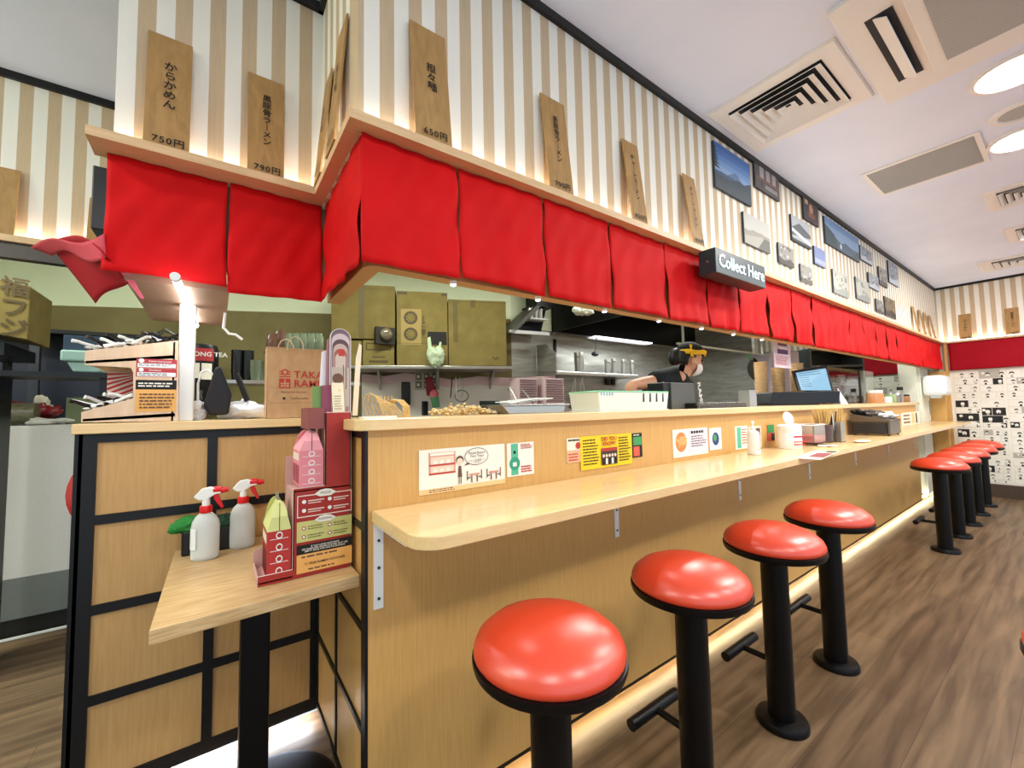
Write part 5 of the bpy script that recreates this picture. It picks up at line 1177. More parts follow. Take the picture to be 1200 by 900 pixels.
# white splash sheet with pink foil wave on the turned rear wall
wv = [(424, 438), (450, 441), (475, 437), (500, 440), (530, 445), (560, 441), (600, 443), (651, 440)]
q0_ = [F(px, py, .02) for px, py in wv]; lo_ = [Vector((p_.x, p_.y, 1.0)) for p_ in q0_]
t = M()
for i in range(len(q0_)-1): t.flat([lo_[i], lo_[i+1], q0_[i+1], q0_[i]])
t.out('splash_sheet', mat('splash foil', '#e6e0da', .4), solid=.004, lab='pale splash sheet along the rear wall under the shelf', cat='splash sheet', fix=False)
t = M()
for i in range(len(q0_)-1): 
    d_ = RN*.006; t.flat([q0_[i]+Vector((0, 0, -.09))+d_, q0_[i+1]+Vector((0, 0, -.09))+d_, q0_[i+1]+d_, q0_[i]+d_])
t.out('foil_edge', mat('pink foil', '#e3c3c6', .35), solid=.003, lab='wavy pink foil edge along the top of the splash sheet', cat='foil', fix=False)
# blue black monitor low on right, crates
a_ = F(580, 478, .6); M().box(a_.x-.12, a_.x+.08, 3.4, 3.46, .9005, a_.z+.07).out('monitor', mat('green black', '#101d19', .3), lab='dark screen low behind the pale dried pieces', cat='monitor')
for px0, px1 in ((606, 630), (637, 661)):
    a_, b_ = P(px0, 472, y=3.4), P(px1, 472, y=3.4); h_ = P(px0, 443, y=3.4).z-a_.z
    q = thing('wire_crate', 'pink ribbed plastic basket standing on end at the rear, %s one' % ('left' if px0 == 606 else 'right'), 'basket', ((a_.x+b_.x)/2, 3.45, .902))
    bx('body', BR('crate pink', '#c9aeb0'), (a_.x, b_.x, 3.4, 3.52, .902, a_.z+h_), q)
    t = M()
    for k in range(10): z_ = a_.z+h_*(.05+.095*k); t.box(a_.x+.04, b_.x-.01, 3.393, 3.40, z_, z_+h_*.045)
    t.out('ribs', BR('crate dark', '#6b5256'), q)
# rear right shelf with steel pots
zsh = P(700, 436, y=3.45).z
r = thing('wall_shelf', 'steel wall shelf under the hood carrying steel pots', 'shelf', (4.6, 3.6, zsh-.03))
xA, xB = P(652, 438, y=3.45).x, P(748, 440, y=3.45).x
bx('board', steel2, (xA, xB, 3.45, 3.79, zsh-.05, zsh-.01), r, bevel=.004)
zsh -= .01
M().poly([(xA, 3.45, zsh), (xA, 3.79, zsh), (xA, 3.79, zsh+.33), (xA, 3.62, zsh+.33), (xA, 3.45, zsh+.2)], (.01, 0, 0)).out('end_plate', steel, r)
def pot(px, wpx, tpx, lab, nm='steel_pot'):
    x = P(px, 436, y=3.55).x; h_ = P(px, tpx, y=3.55).z-zsh; r_ = wpx*.0043
    q = thing(nm, lab, 'pot', (x, 3.58, zsh))
    M().lathe([(r_*.85, 0), (r_*.9, .01), (r_, h_-.01), (r_*1.08, h_-.008), (r_*1.08, h_)], (x, 3.58, zsh), 24).out('pot', steel2, q, smooth=True)
    M().tube([(x-r_, 3.57, zsh+h_*.85), (x-r_*1.3, 3.53, zsh+h_*.8), (x-r_, 3.5, zsh+h_*.7)], .006).out('handle', steel2, q, smooth=True)
pot(681, 14, 413, 'large steel pot at the left of the shelf under the hood')
pot(714, 8, 421, 'narrow dark steel canister left of the three small pots')
pot(722, 9, 420, 'first of three small steel pots on the shelf under the hood')
pot(733, 8, 421, 'second of three small steel pots on the shelf under the hood')
pot(743, 8, 422, 'third of three small steel pots, nearest the cook')
for i, px in enumerate((674, 682)):
    a_, b_ = P(px, 442, y=3.5), P(px-3+4*i, 470, y=3.5)
    t = M().tube([a_, a_.lerp(b_, .5)+Vector((-.03, 0, 0)), b_+Vector((-.03, 0, 0))], .007).tube([a_, a_.lerp(b_, .5)+Vector((.03, 0, 0)), b_+Vector((.03, 0, 0))], .007).lathe([(.04, 0), (.045, .08)], b_+Vector((0, 0, -.09)), 14)
    t.out('noodle_strainer', steel2, smooth=True, lab='noodle strainer with wire handle hanging under the rear shelf, %s' % ['left', 'right'][i], cat='strainer')
for i, px in enumerate((711, 718)):
    a_ = P(px, 446, y=3.78); bx('wall_socket', blackpl, (a_.x-.03, a_.x+.03, 3.76, 3.79, a_.z-.06, a_.z+.05), lab='black wall socket under the pot shelf, %s' % ['left', 'right'][i], cat='socket')
# hood
def H(px, py, z): return P(px, py, z=z)
hd = thing('exhaust_hood', 'long black exhaust hood with filters above the cook', 'hood', (4.6, 3.0, 1.97))
Zb = 2.0; Zf = 2.05; hb0 = P(664, 391, y=3.62); 
xh0, xh1 = 3.35, 6.55; yf = 2.15; yr_ = 3.78
zh = P(700, 396, y=yr_).z
fr = P(702, 366, z=zh+.02)
M().poly([(xh0, yr_, zh+.42), (xh0, yf+.5, zh+.42), (xh0, yf, zh+.06), (xh0, yf, zh+.0), (xh0, yr_, zh)], (.012, 0, 0)).out('end_plate', hoodm, hd)
M().box(xh0, xh1, yf-.012, yf, zh, zh+.06).poly([(xh0, yf, zh+.06), (xh1, yf, zh+.06), (xh1, yf+.5, zh+.42), (xh0, yf+.5, zh+.42)], (0, .01, .01)).out('front_skirt', hoodm, hd)
M().box(xh0, xh1, yr_-.05, yr_, zh-.04, zh).out('rear_lip', steel2, hd)
M().box(xh0, xh1, yf+.5, yr_, zh+.41, zh+.42).out('top_plate', hoodm, hd)
M().box(xh0, xh1, yr_-.012, yr_, zh, zh+.42).out('rear_plate', hoodm, hd)
M().poly([(xh0, yf+.05, zh+.05), (xh1, yf+.05, zh+.05), (xh1, yf+.75, zh+.33), (xh0, yf+.75, zh+.33)], (0, .01, .01)).out('filter_bank', mat('filter steel', '#2a2826', .4, .7), hd)
t = M()
for i in range(40):
    x = xh0+.05+i*.08; t.poly([(x, yf+.06, zh+.05), (x+.03, yf+.06, zh+.05), (x+.03, yf+.74, zh+.325), (x, yf+.74, zh+.325)], (0, .01, -.016))
t.out('filter_slats', mat('slat dark', '#8a8683', .4, .5), hd)
M().box(xh0+.1, xh1-.1, yf+.78, yf+.80, zh+.2, zh+.22).box(xh0+.1, xh1-.1, yf+.1, yf+.115, zh+.04, zh+.055).out('light_rail', mat('rail grey', '#b9babb', .3, .7), hd)
M().box(4.0, 5.2, yr_-.12, yr_-.06, zh-.015, zh-.0).out('lamp_tube', mat('tube dim', '#ffffff', emit=2.5, ecol='#f4f8ff'), hd)
# left smaller hood
hl = thing('exhaust_hood', 'smaller steel hood with hanging cups left of the long black hood', 'hood', (3.0, 3.4, 2.0))
a0, a1 = P(597, 390, y=3.48), P(644, 393, y=3.48); b0, b1 = P(629, 358, y=3.48), P(650, 361, y=3.48)
M().poly([a0, a1, a1+Vector((0, 0, .035)), a0+Vector((0, 0, .035))], (0, .03, 0)).out('front_lip', BR('lip white', '#d5d8da', .3), hl)
M().poly([a0, b0, b0+Vector((.06, 0, 0)), a0+Vector((.06, 0, 0))], (0, .25, 0)).out('side_plate', mat('hood brown steel', '#4a4540', .4, .6), hl)
M().poly([b0, b1, b1+Vector((0, 0, .02)), b0+Vector((0, 0, .02))], (0, .27, 0)).out('top', hoodm, hl)
M().poly([a0+Vector((.06, .16, .03)), a1+Vector((0, .16, .03)), b1+Vector((0, .16, 0)), b0+Vector((.06, .16, 0))], (0, .02, 0)).out('back_plate', mat('hood inside', '#1d1f21', .3, .5), hl)
m0 = a0.lerp(b0, .55)+Vector((.1, .03, 0)); m1 = a1.lerp(b1, .55)+Vector((-.05, .03, 0))
M().poly([m0, m1, m1+Vector((0, 0, .02)), m0+Vector((0, 0, .02))], (0, .12, 0)).out('shelf_rail', BR('lip white', '#d5d8da', .3), hl)
M().box(b0.x+.02, b0.x+.28, 3.5, 3.7, b0.z+.02, min(ZC, b0.z+.4)).out('duct', hoodm, hl)
for i in range(3):
    c = m0.lerp(m1, .2+.28*i)+Vector((0, .05, .021)); M().lathe([(.026, 0), (.034, .11), (.030, .11), (.022, .01)], c, 16).out('cup', mat('cup steel', '#d6d8d8', .2, .6), smooth=True, lab='steel cup on the rail of the smaller hood, %s from the left' % ['first', 'second', 'third', 'fourth'][i], cat='cup', group='cups in the smaller hood')
cloth_blob('cloth', P(683, 364, y=2.9), (.13, .06, .05), BR('pale cloth', '#d5dcd0', .8), 'pale bundled cloth on top of the long black hood', 'cloth', sd=5)
a_ = P(699, 395, y=3.4); b_ = P(698, 410, y=3.4); M().tube([a_, a_.lerp(b_, .5), b_, b_+Vector((-.03, 0, -.03))], .006).ball(b_+Vector((-.01, 0, -.05)), (.045, .045, .03), 12, 8).out('ladle', darkgrey, smooth=True, lab='dark ladle hanging from the rear lip of the long hood', cat='ladle')
a_ = P(838, 412, y=2.9); 
# wok pan hanging at right
c = P(881, 433, y=2.3); r = thing('frying_pan', 'black frying pan hanging with green handle left of the paper bowls', 'pan', (c.x, c.y, c.z-.1))
M().lathe([(.001, -.005), (.10, -.005), (.13, .03), (.135, .032), (.105, .0), (.001, .0)], c, 32, Matrix.Rotation(-PI/2, 4, 'X') @ Matrix.Rotation(PI, 4, 'X'), cap=False).out('pan', mat('pan black', '#151515', .3), r, smooth=True)
h1 = P(877, 415, y=2.28); M().tube([c+Vector((-.02, -.02, .11)), c.lerp(h1, .8), h1], .012).out('handle', BR('handle green', '#5fa06a', .4), r, smooth=True)
M().box(3.6, 5.6, 2.25, 2.27, h1.z+.0, h1.z+.02).box(3.7, 3.712, 2.25, 2.27, h1.z+.02, zh-.001).box(5.4, 5.412, 2.25, 2.27, h1.z+.02, zh-.001).out('hanging_rail', steel2, lab='steel hanging rail that carries the black frying pan', cat='rail')
# poster on post, glass partition, dark shelves
a_, b_ = P(906, 399, y=1.272), P(927, 432, y=1.272)
s = Sheet((a_.x, 1.271, b_.z), (1, 0, 0), (0, 0, 1), b_.x-a_.x, 1.79-b_.z); q = s.card('hanging_poster', BR('poster mauve', '#cdb8c2'), .004, lab='mauve printed poster hanging above the paper bowls', cat='poster')
s.rect(.25, .72, .8, .9, BR('poster plum', '#5b3560')); s.rect(.2, .45, .85, .6, BR('poster plum', '#5b3560')); s.lines(.1, .08, .9, .4, 5, m_rd, .4); s.rect(.3, .62, .8, .66, white); s.done(q)
TF = Matrix.Translation((6.15, 2.3, 0)) @ Matrix.Rotation(-.62, 4, 'Z')
M().box(-.2, .2, 0, .4, 0, 2.0, TF).out('fridge', BR('fridge lilac', '#b9aab4', .4), lab='pale lilac upright unit behind the paper bowls', cat='fridge', bevel=.02)
TS = Matrix.Translation((6.92, 1.95, 0)) @ Matrix.Rotation(-.62, 4, 'Z')
q = thing('dark_shelving', 'dark shelf unit with glinting rails seen behind the glass screen', 'shelving', (6.92, 1.95, 0))
shd = mat('shelf dark', '#1e2224', .4); shg = mat('shelf grey', '#575c5c', .35, .5)
M().box(-.36, .36, .36, .38, 0, 2.05, TS).out('back', shd, q)
for z in (.1, .9, 1.32, 1.55, 1.8, 2.03): M().box(-.36, .36, 0, .36, z-.012, z+.012, TS).out('board', shg, q)
for x in (-.36, .36): M().box(x-.012, x+.012, 0, .38, 0, 2.05, TS).out('side', shg, q)
rnd = random.Random(77)
for i in range(10):
    z = (1.3325, 1.5625)[i % 2]; h_ = rnd.uniform(.08, .15); c = TS @ Vector((-.28+.14*(i//2), .14, z))
    M().lathe([(.05, 0), (.055, h_*.8), (.05, h_)], c, 14).out('storage_pot', BR('pot %d' % (i % 3), ['#3b4446', '#8a9090', '#565048'][i % 3], .35), smooth=True, lab='storage pot on dark shelving behind glass, %s shelf, place %s' % (['middle', 'upper'][i % 2], ['one', 'two', 'three', 'four', 'five'][i//2]), cat='pot', group='pots on the dark shelving')
gx = P(985, 440, y=1.62).x
gl = thing('glass_screen', 'clear glass sneeze screen with thin post between till and jars', 'glass screen', (gx, 1.60, ZS))
zt__ = 1.69
bx('pane', glass, (P(958, 450, y=1.60).x, P(1024, 450, y=1.60).x, 1.595, 1.60, ZS, zt__), gl)
bx('post', mat('post dark', '#2d3330', .4), (P(1007, 450, y=1.60).x-.012, P(1007, 450, y=1.60).x+.012, 1.585, 1.61, ZS, zt__), gl)
# white cabinet and hand dryer at the far end
xw0, xw1 = 7.75, 8.28
r = thing('white_locker', 'tall white panel cabinet at the far end of the serving wall', 'cabinet', ((xw0+xw1)/2, 1.4, 0)); wl = BR('locker white', '#e6e8d8', .5)
bx('carcass', wl, (xw0, xw1, 1.30, 1.50, 0, 2.10), r)
ld_ = bx('door', BR('locker door', '#eceedd', .45), (xw0+.02, xw1-.02, 1.285, 1.30, .05, 2.05), r, bevel=.003)
bx('side_panel', BR('locker door', '#eceedd', .45), (xw0-.012, xw0, 1.31, 1.49, .05, 2.05), r, bevel=.003)
bx('handle', steel2, (xw1-.08, xw1-.06, 1.275, 1.285, 1.1, 1.3), ld_)
r = thing('towel_dispenser', 'rounded white wall unit in front of the tall white cabinet', 'dispenser', (8.0, 1.17, 1.36))
M().box(7.8, 8.2, 1.05, 1.283, 1.36, 1.64).out('housing', white, r, bevel=.05)
M().box(7.78, 7.84, 1.10, 1.2, 1.33, 1.37).out('outlet', BR('unit grey', '#b9bdb6'), r)
# left rear : dark shelving, box, teal tub, counter goods
X0 = -3.2; r = thing('dark_rack', 'black metal rack behind the white-fronted counter at the far left', 'rack', (-1.6, 4.3, 0)); dk_ = mat('rack black', '#15171c', .4, .3)
bx('back', mat('rack navy', '#1b2030', .45), (-3.2, -.25, 4.62, 4.66, 0, 1.95), r)
for z in (1.27, 1.93): bx('board', dk_, (-3.2, -.25, 4.42, 4.62, z, z+.03), r)
for x in (-3.2, -1.10, -.27): bx('upright', mat('rack grey', '#3b3e45', .4, .4), (x, x+.05, 4.41, 4.46, 0, 1.95), r)
zr = 1.96
a_, b_ = P(-4, 396, y=3.55), P(35, 398, y=3.55)
c0, c1, c2, c3 = P(-40, 385, y=3.6), P(32, 398, y=3.6), P(36, 336, y=3.6), P(-40, 318, y=3.6)
zr = min(zr, c1.z)
r = thing('cardboard_box', 'cardboard box with dark lettering at the left edge of the photo', 'cardboard box', tuple(c1))
M().poly([c0, c1, c2, c3], (0, .4, 0)).out('carton', cardb, r, bevel=.004)
text('福\nフ\nジ', .12, cin, P(17, 362, y=3.6), (1, 0, -.1), (0, 0, 1), r, bold=.02)
M().box(-2.2, -.98, 3.55, 4.05, c1.z-.10, c1.z-.03).out('hanging_shelf', dk_, lab='dark shelf board carrying the cardboard box at the left edge', cat='shelf')
M().tube([(-1.1, 4.05, 1.261), (-1.1, 4.05, c1.z-.101)], .02).tube([(-2.1, 4.03, 1.261), (-2.1, 4.03, c1.z-.101)], .02).out('rack_frame', dk_, lab='dark uprights under the shelf board at the left edge', cat='uprights')
a_, b_ = P(71, 423, y=3.3), P(118, 412, y=3.3)
q = thing('plastic_tub', 'pale teal plastic tub left of the birch rack', 'tub', ((a_.x+b_.x)/2, 3.35, a_.z-.06))
cx_ = (a_.x+b_.x)/2; wd = b_.x-a_.x
M().poly([(a_.x+.05, 3.3, a_.z-.06), (b_.x, 3.3, a_.z-.06), (b_.x+.02, 3.3, a_.z), (a_.x+.02, 3.3, a_.z)], (0, .2, 0)).out('tub', BR('teal pale', '#8fb0a8', .4), q, bevel=.01)
M().box(a_.x, b_.x+.03, 3.28, 3.52, a_.z, b_.z).out('rim', BR('teal pale', '#9fc2b8', .4), q, bevel=.01)
M().box(a_.x+.0, b_.x-.0, 3.33, 3.5, b_.z, P(90, 393, y=3.33).z).out('blue_box', BR('deep blue', '#1f3448', .3), lab='deep blue box standing on the pale teal tub', cat='box', bevel=.004)
rs_ = thing('rear_stand', 'dark stand under the pale teal tub', 'stand', (-.7, 3.45, 0))
M().box(-.98, b_.x+.05, 3.28, 3.6, a_.z-.09, a_.z-.062).out('board', dk_, rs_)
M().box(-.98, -.95, 3.3, 3.58, 0, a_.z-.09).box(b_.x+.0, b_.x+.03, 3.3, 3.58, 0, a_.z-.09).out('legs', dk_, rs_)
# counter goods far left
c = P(10, 489, y=3.95); M().cyl((c.x-.25, 3.95, 1.335), (c.x+.12, 3.95, 1.335), .07, .068, 20).out('wrapped_roll', noisy('wrapped olive', '#6d6a50', '#4a4836', (8, 8, 8), 6, .35), smooth=True, lab='plastic-wrapped olive roll on the white-fronted counter at the left', cat='roll')
cloth_blob('snack_bag', (P(38, 476, y=4.08).x, 4.12, 1.33), (.12, .05, .07), BR('snack red', '#7b1f24', .3), 'dark red snack bag on the white-fronted counter', 'bag', sd=15, amp=.35)
cloth_blob('snack_bag', (P(45, 468, y=4.25).x, 4.26, 1.36), (.07, .04, .09), BR('snack cream', '#cfc5b2', .35), 'cream packet behind the dark red snack bag', 'bag', sd=17, amp=.35)
cloth_blob('packet', (P(57, 490, y=3.9).x, 3.9, 1.285), (.10, .04, .022), BR('packet pale', '#b9b6ae', .4), 'pale crumpled packet at the edge of the white-fronted counter', 'packet', sd=18, amp=.35)
a_ = P(92, 489, y=3.9); M().box(a_.x-.06, a_.x+.08, 3.9, 4.0, 1.261, P(92, 466, y=3.9).z).out('green_carton', BR('olive carton', '#5c6446', .5), lab='olive green carton at the right end of the white-fronted counter', cat='carton')
# tea dispenser and cups on a rear shelf
YT = 2.95; zq = P(240, 474, y=YT).z
rs_ = thing('rear_shelf', 'steel shelf behind the partition carrying the tea dispenser', 'shelf', (.15, YT+.1, 0))
M().box(-.33, .62, YT-.1, YT+.35, zq-.03, zq).out('board', steel2, rs_)
M().box(-.33, -.29, YT, YT+.3, 0, zq-.03).box(.58, .62, YT, YT+.3, 0, zq-.03).out('legs', steel2, rs_)
a_, b_ = P(213, 474, y=YT), P(257, 402, y=YT); cx_ = (a_.x+b_.x)/2; r_ = (b_.x-a_.x)/2
r = thing('tea_dispenser', 'round black tea dispenser with red OOLONG TEA label behind the white post', 'tea dispenser', (cx_, YT+r_, zq))
h_ = b_.z-zq
M().lathe([(r_*.9, 0), (r_, .01), (r_, h_*.9), (r_*.9, h_*.97), (r_*.4, h_), (.001, h_)], (cx_, YT+r_, zq), 32).out('body', blackpl, r, smooth=True)
def cyl_label(name, a0_, a1_, z0_, z1_, m):
    return M().grid(lambda u, v: (cx_+(r_+.003)*math.cos(a0_+(a1_-a0_)*u), YT+r_+(r_+.003)*math.sin(a0_+(a1_-a0_)*u), z0_+(z1_-z0_)*v), 10, 1).out(name, m, r, fix=False, solid=.001)
cyl_label('red_label', -2.3, -.85, zq+h_*.70, zq+h_*.9, BR('label red', '#b3343f')); cyl_label('paper_note', -2.2, -1.65, zq+h_*.42, zq+h_*.66, offwhite); cyl_label('paper_note', -1.55, -.95, zq+h_*.40, zq+h_*.66, offwhite)
text('OOLONG TEA', h_*.10, white, (cx_+.005, YT-.006, zq+h_*.80), (1, 0, 0), (0, 0, 1), r, bold=.02)
M().tube([(cx_, YT, zq+h_*.2), (cx_, YT-.04, zq+h_*.18), (cx_, YT-.045, zq+h_*.08)], .012).out('tap', darkgrey, r, smooth=True)
cupm = mat('smoked cup', '#15171a', .2); cupg = mat('green glass', '#8d9a80', .15, trans=.5)
zc2 = P(285, 446, y=YT).z
M().box(P(262, 446, y=YT).x, P(420, 446, y=YT).x, YT-.05, YT+.25, zc2-.02, zc2).out('cup_shelf', steel2, lab='thin steel shelf with stacked cups behind the black pouch', cat='shelf')
for i, px in enumerate((277, 283, 290)):
    for k in range(5):
        x = P(px+1, 440, y=YT).x; M().lathe([(.026, 0), (.032, .075), (.030, .075), (.024, .004)], (x, YT+.04+.02*(i % 2), zc2+.028*k), 14).out('cup', cupm if i < 2 else cupm, smooth=True, lab='black cup nested in the %s stack on the thin steel shelf' % ['left', 'middle', 'right'][i], cat='cup', group='stacks of black cups')
for i, px in enumerate((298, 303)):
    for k in range(3):
        x = P(px+1, 440, y=YT).x; M().lathe([(.024, 0), (.030, .07), (.028, .07), (.022, .004)], (x, YT+.0+.05*(i % 2), zc2+.028*k), 14).out('cup', cupg, smooth=True, lab='greenish glass cup in the stack right of the black cups', cat='cup', group='greenish glass cups')
for i in range(7):
    px = 320+i*9; x = P(px, 405, y=YT+.05).x; zt9 = P(px, 392-(4 if i == 1 else 0), y=YT+.05).z; zb9 = zt9-.11
    q = M().lathe([(.032, 0), (.036, .005), (.036, .09), (.028, .105), (.028, .12)], (x, YT+.08, zb9), 16).out('glass_jar', cupg if i > 1 else mat('jar brown', '#6b4a3a', .2, trans=.2), smooth=True, lab='%s behind the handles of the kraft bag, %s in the row' % ('glass jar' if i > 1 else 'brown filled jar', ['first', 'second', 'third', 'fourth', 'fifth', 'sixth', 'seventh'][i]), cat='jar', group='jars behind the kraft bag')
    zj = zb9
M().box(P(312, 405, y=YT).x, P(392, 405, y=YT).x, YT, YT+.2, zj-.02, zj).out('jar_shelf', steel2, lab='steel shelf carrying the row of jars behind the kraft bag', cat='shelf')
M().box(P(314, 405, y=YT).x, P(314, 405, y=YT).x+.02, YT+.16, YT+.2, zc2, zj-.02).box(P(388, 405, y=YT).x, P(388, 405, y=YT).x+.02, YT+.16, YT+.2, zc2, zj-.02).out('shelf_posts', steel2, lab='short steel posts joining the jar shelf and cup shelf', cat='posts')
# black speaker behind left curtain and red object behind partition
a_, b_ = P(122, 205, y=2.0), P(134, 250, y=2.0); M().box(a_.x-.03, a_.x+.10, 2.0, 2.12, 2.14-.17, 2.14+.06).out('speaker', blackpl, lab='small black speaker peeking out left of the left fascia', cat='speaker', bevel=.004)
c = P(99, 580, y=2.15); M().lathe([(.001, -.03), (.15, -.03), (.17, -.01), (.17, .01), (.15, .03), (.001, .03)], (c.x+.115, 2.19, c.z), 32, Matrix.Rotation(PI/2, 4, 'X')).out('red_disc', BR('glossy red', '#b31722', .3), smooth=True, lab='glossy red round edge peeking out behind the left edge of the partition', cat='disc')

# ================================================================== cook
def skin(name, verts, edges, radii, m, parent, root=0, sub=2):
    me = bpy.data.meshes.new(name); Mi = MW[parent].inverted()
    me.from_pydata([Mi @ Vector(v) for v in verts], edges, []); me.materials.append(m)
    o = bpy.data.objects.new(name, me); C.objects.link(o); o.parent = parent; MW[o] = MW[parent]
    sk = o.modifiers.new('skin', 'SKIN'); lay = me.skin_vertices[0].data if me.skin_vertices else None
    if lay is None:
        bm_ = bmesh.new(); bm_.from_mesh(me); bm_.verts.layers.skin.verify(); bm_.to_mesh(me); bm_.free(); lay = me.skin_vertices[0].data
    for i, r_ in enumerate(radii):
        lay[i].radius = (r_, r_) if not isinstance(r_, tuple) else r_; lay[i].use_root = i == root
    sk.use_smooth_shade = True; sb_ = o.modifiers.new('sub', 'SUBSURF'); sb_.levels = sub; sb_.render_levels = sub
    return o
YC = 1.76
hc = P(807, 422, y=YC)          # head centre
ck = thing('person', 'cook in black T-shirt, cap, yellow headband and white mask leaning forward', 'person', (hc.x-.35, YC, 0))
skinm = noisy('skin', '#d9a283', '#cf9576', (20, 20, 20), 4, .5); blk = mat('black T-shirt', '#0e1015', .85); hairm = mat('black hair', '#0d0c0d', .5)
sh1 = P(764, 452, y=YC-.16); sh2 = P(800, 462, y=YC+.2)
pelv = Vector((hc.x-.42, YC+.02, 1.0)); chest = Vector((hc.x-.22, YC+.02, hc.z-.21)); nb = Vector((hc.x-.11, YC, hc.z-.13)); 
el = P(737, 452, y=YC-.06); wr = el+Vector((.10, .0, -.22)); hnd = wr+Vector((.05, -.03, -.08))
shL = chest+Vector((-.05, -.12, .07)); shR = chest+Vector((.03, .19, .03))
elR = shR+Vector((.16, .08, -.20)); wrR = elR+Vector((.22, -.08, -.06))
hipL = pelv+Vector((0, -.1, -.06)); hipR = pelv+Vector((0, .1, -.06))
kL = Vector((hipL.x-.02, hipL.y, .50)); kR = Vector((hipR.x+.04, hipR.y, .50)); aL = Vector((kL.x-.04, kL.y, .09)); aR = Vector((kR.x-.02, kR.y, .09)); tL = aL+Vector((.16, 0, -.05)); tR = aR+Vector((.16, 0, -.05))
V = [pelv, pelv.lerp(chest, .5), chest, nb, hc+Vector((-.02, 0, -.06)), shL, el, wr, shR, elR, wrR, hipL, kL, aL, tL, hipR, kR, aR, tR]
Eg = [(0, 1), (1, 2), (2, 3), (3, 4), (2, 5), (5, 6), (6, 7), (2, 8), (8, 9), (9, 10), (0, 11), (11, 12), (12, 13), (13, 14), (0, 15), (15, 16), (16, 17), (17, 18)]
Rr = [.13, .12, .09, .05, .055, .05, .042, .028, .06, .042, .028, .09, .06, .042, .035, .09, .06, .042, .035]
skin('body', V, Eg, Rr, skinm, ck)
skin('shirt', [pelv, pelv.lerp(chest, .5), chest, chest.lerp(nb, .55), shL, shL.lerp(el, .62), shR, shR.lerp(elR, .62)], [(0, 1), (1, 2), (2, 3), (2, 4), (4, 5), (2, 6), (6, 7)], [.155, .15, .145, .10, .09, .075, .09, .075], blk, ck)
skin('trousers', [pelv+Vector((0, 0, .02)), hipL, kL, aL+Vector((0, 0, .03)), hipR, kR, aR+Vector((0, 0, .03))], [(0, 1), (1, 2), (2, 3), (0, 4), (4, 5), (5, 6)], [.15, .11, .08, .065, .11, .08, .065], mat('black trousers', '#101114', .9), ck)
for w_, a_ in ((wr, hnd-wr), (wrR, Vector((.07, -.01, -.03)))):
    d_ = a_.normalized(); sd_ = d_.cross(Vector((0, 0, 1))).normalized(); pc = w_+d_*.05
    vs = [w_, pc]; es = [(0, 1)]; rs = [.024, .028]
    for k in range(4):
        o0 = pc+sd_*(.027-.018*k)+d_*.02; o1 = o0+d_*(.035-.004*abs(k-1.5)); o2 = o1+d_*.02+Vector((0, 0, -.018)); n0 = len(vs)
        vs += [o0, o1, o2]; es += [(1, n0), (n0, n0+1), (n0+1, n0+2)]; rs += [.010, .009, .008]
    n0 = len(vs); t0_ = w_+d_*.025+sd_*.03; vs += [t0_, t0_+d_*.03+sd_*.015]; es += [(0, n0), (n0, n0+1)]; rs += [.011, .009]
    skin('hand', vs, es, rs, skinm, ck, sub=1)
# head facing +x, turned a little away, tilted down
HT = Matrix.Translation(hc) @ Matrix.Rotation(-.58, 4, 'Z') @ Matrix.Rotation(.25, 4, 'Y')
def hp(x, y, z): return HT @ Vector((x, y, z))
HR = HT.to_3x3().to_4x4()
t = M().ball(hc, (.098, .076, .118), 28, 18, HR)
for v in t.b.verts:
    l = HT.inverted() @ v.co
    if l.z < -.02: l.x += .012*(-l.z/.1); l.y *= 1-.28*(-l.z-.02)/.1; 
    if l.x > .07 and -.02 < l.z < .03: l.x -= .004
    v.co = HT @ l
t.out('head', skinm, ck, smooth=True)
M().poly([hp(.088, -.012, .012), hp(.118, 0, -.022), hp(.088, .012, .012), hp(.088, .014, -.03), hp(.088, -.014, -.03)][:3]+[hp(.09, 0, -.035)], HT.to_3x3() @ Vector((.002, 0, 0))).out('nose', skinm, ck, bevel=.004)
for s_ in (-1, 1):
    M().ball(hp(.0, s_*.078, -.012), (.018, .008, .03), 12, 8, HR).out('ear', skinm, ck, smooth=True)
    M().ball(hp(.084, s_*.034, .012), (.009, .014, .008), 12, 8, HR).out('eye', mat('eye dark', '#1b1512', .2), ck, smooth=True)
    M().ball(hp(.084, s_*.034, .033), (.008, .018, .004), 10, 6, HR).out('eyebrow', hairm, ck, smooth=True)
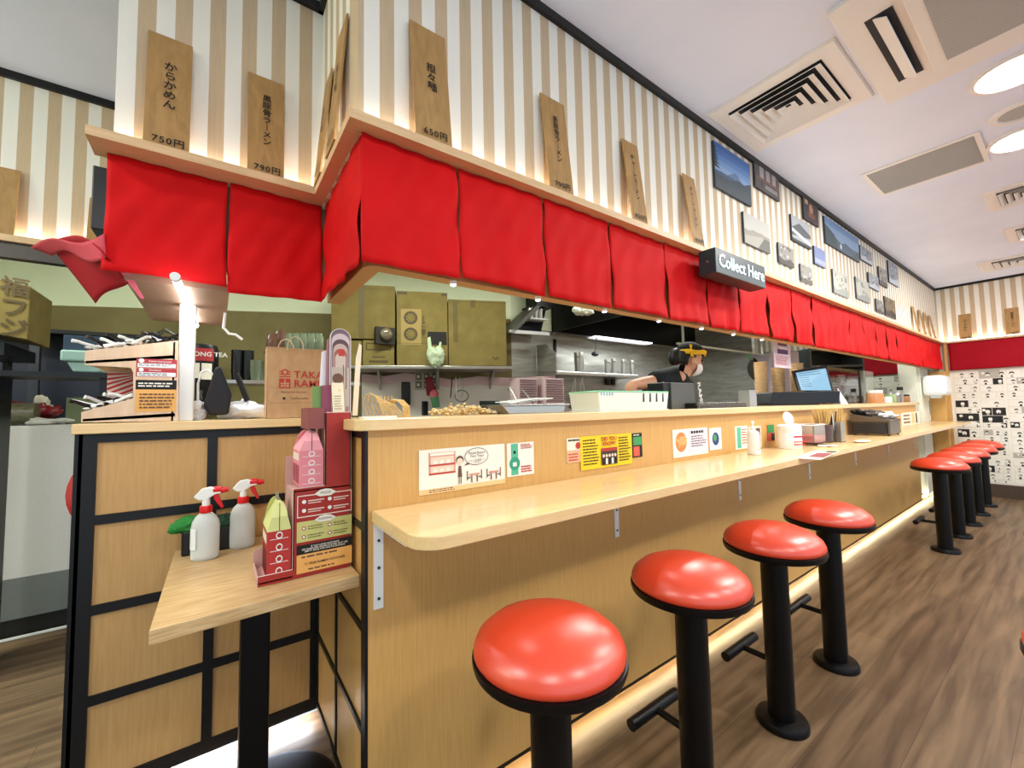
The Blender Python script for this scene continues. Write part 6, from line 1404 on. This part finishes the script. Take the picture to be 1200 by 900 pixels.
# face mask
t = M().ball(hp(.022, 0, -.052), (.096, .072, .066), 24, 14, HR)
bmesh.ops.delete(t.b, geom=[v for v in t.b.verts if (HT.inverted() @ v.co).x < .03], context='VERTS')
t.out('face_mask', BR('mask white', '#eef0f4', .8), ck, smooth=True)
for s_ in (-1, 1): M().tube([hp(.055, s_*.062, -.03), hp(.02, s_*.08, -.02), hp(-.008, s_*.083, -.005)], .0022).out('mask_strap', BR('mask white', '#eef0f4', .8), ck)
t = M().ball(hp(-.012, 0, .012), (.106, .086, .118), 28, 16, HR)
bmesh.ops.delete(t.b, geom=[v for v in t.b.verts if (lambda l: (l.x > .03 and l.z < .045) or l.z < -.07 or (l.x > -.02 and l.z < -.01))(HT.inverted() @ v.co)], context='VERTS')
t.out('hair', hairm, ck, smooth=True, solid=.006)
M().ball(hp(-.112, 0, .0), (.045, .05, .07), 20, 12, HR).out('hair_bun', hairm, ck, smooth=True)
t = M().ball(hp(.0, 0, .055), (.108, .09, .085), 28, 12, HR)
bmesh.ops.delete(t.b, geom=[v for v in t.b.verts if (HT.inverted() @ v.co).z < .05], context='VERTS')
t.out('cap', mat('cap black', '#0b0c0f', .85), ck, smooth=True, solid=.005)
def band(u, v):
    a_ = 2*PI*u; r_ = 1.02+.02*math.sin(9*a_)*v
    return hp(.002+.108*r_*math.cos(a_), .09*r_*math.sin(a_), .035+.036*v+.02*math.cos(a_)+.004*math.sin(5*a_))
ylm = BR('yellow cloth', '#e8b818', .7)
M().grid(band, 40, 4).out('headband', ylm, ck, smooth=True, solid=.006, fix=False)
kn = hp(-.035, -.095, .045)
M().ball(kn, (.018, .014, .014), 12, 8).poly([kn, kn+Vector((-.03, -.01, .055)), kn+Vector((-.0, -.01, .05))], (0, .006, 0)).poly([kn, kn+Vector((.02, -.01, -.04)), kn+Vector((-.02, -.01, -.035))], (0, .006, 0)).out('headband_knot', ylm, ck)
# white lettering on the shirt front
c = P(819, 458, y=YC-.03)
M().poly([c+Vector((-.05, 0, .08)), c+Vector((.02, .06, .03)), c+Vector((.06, .08, -.16)), c+Vector((-.04, .0, -.2)), c+Vector((-.14, -.02, -.1))], (0, .08, 0)).out('apron_fold', blk, ck, bevel=.02)
text('RAMEN', .075, white, c+Vector((.005, -.006, -.055)), (.18, 0, -1), (1, .12, .18), ck, bold=.03)
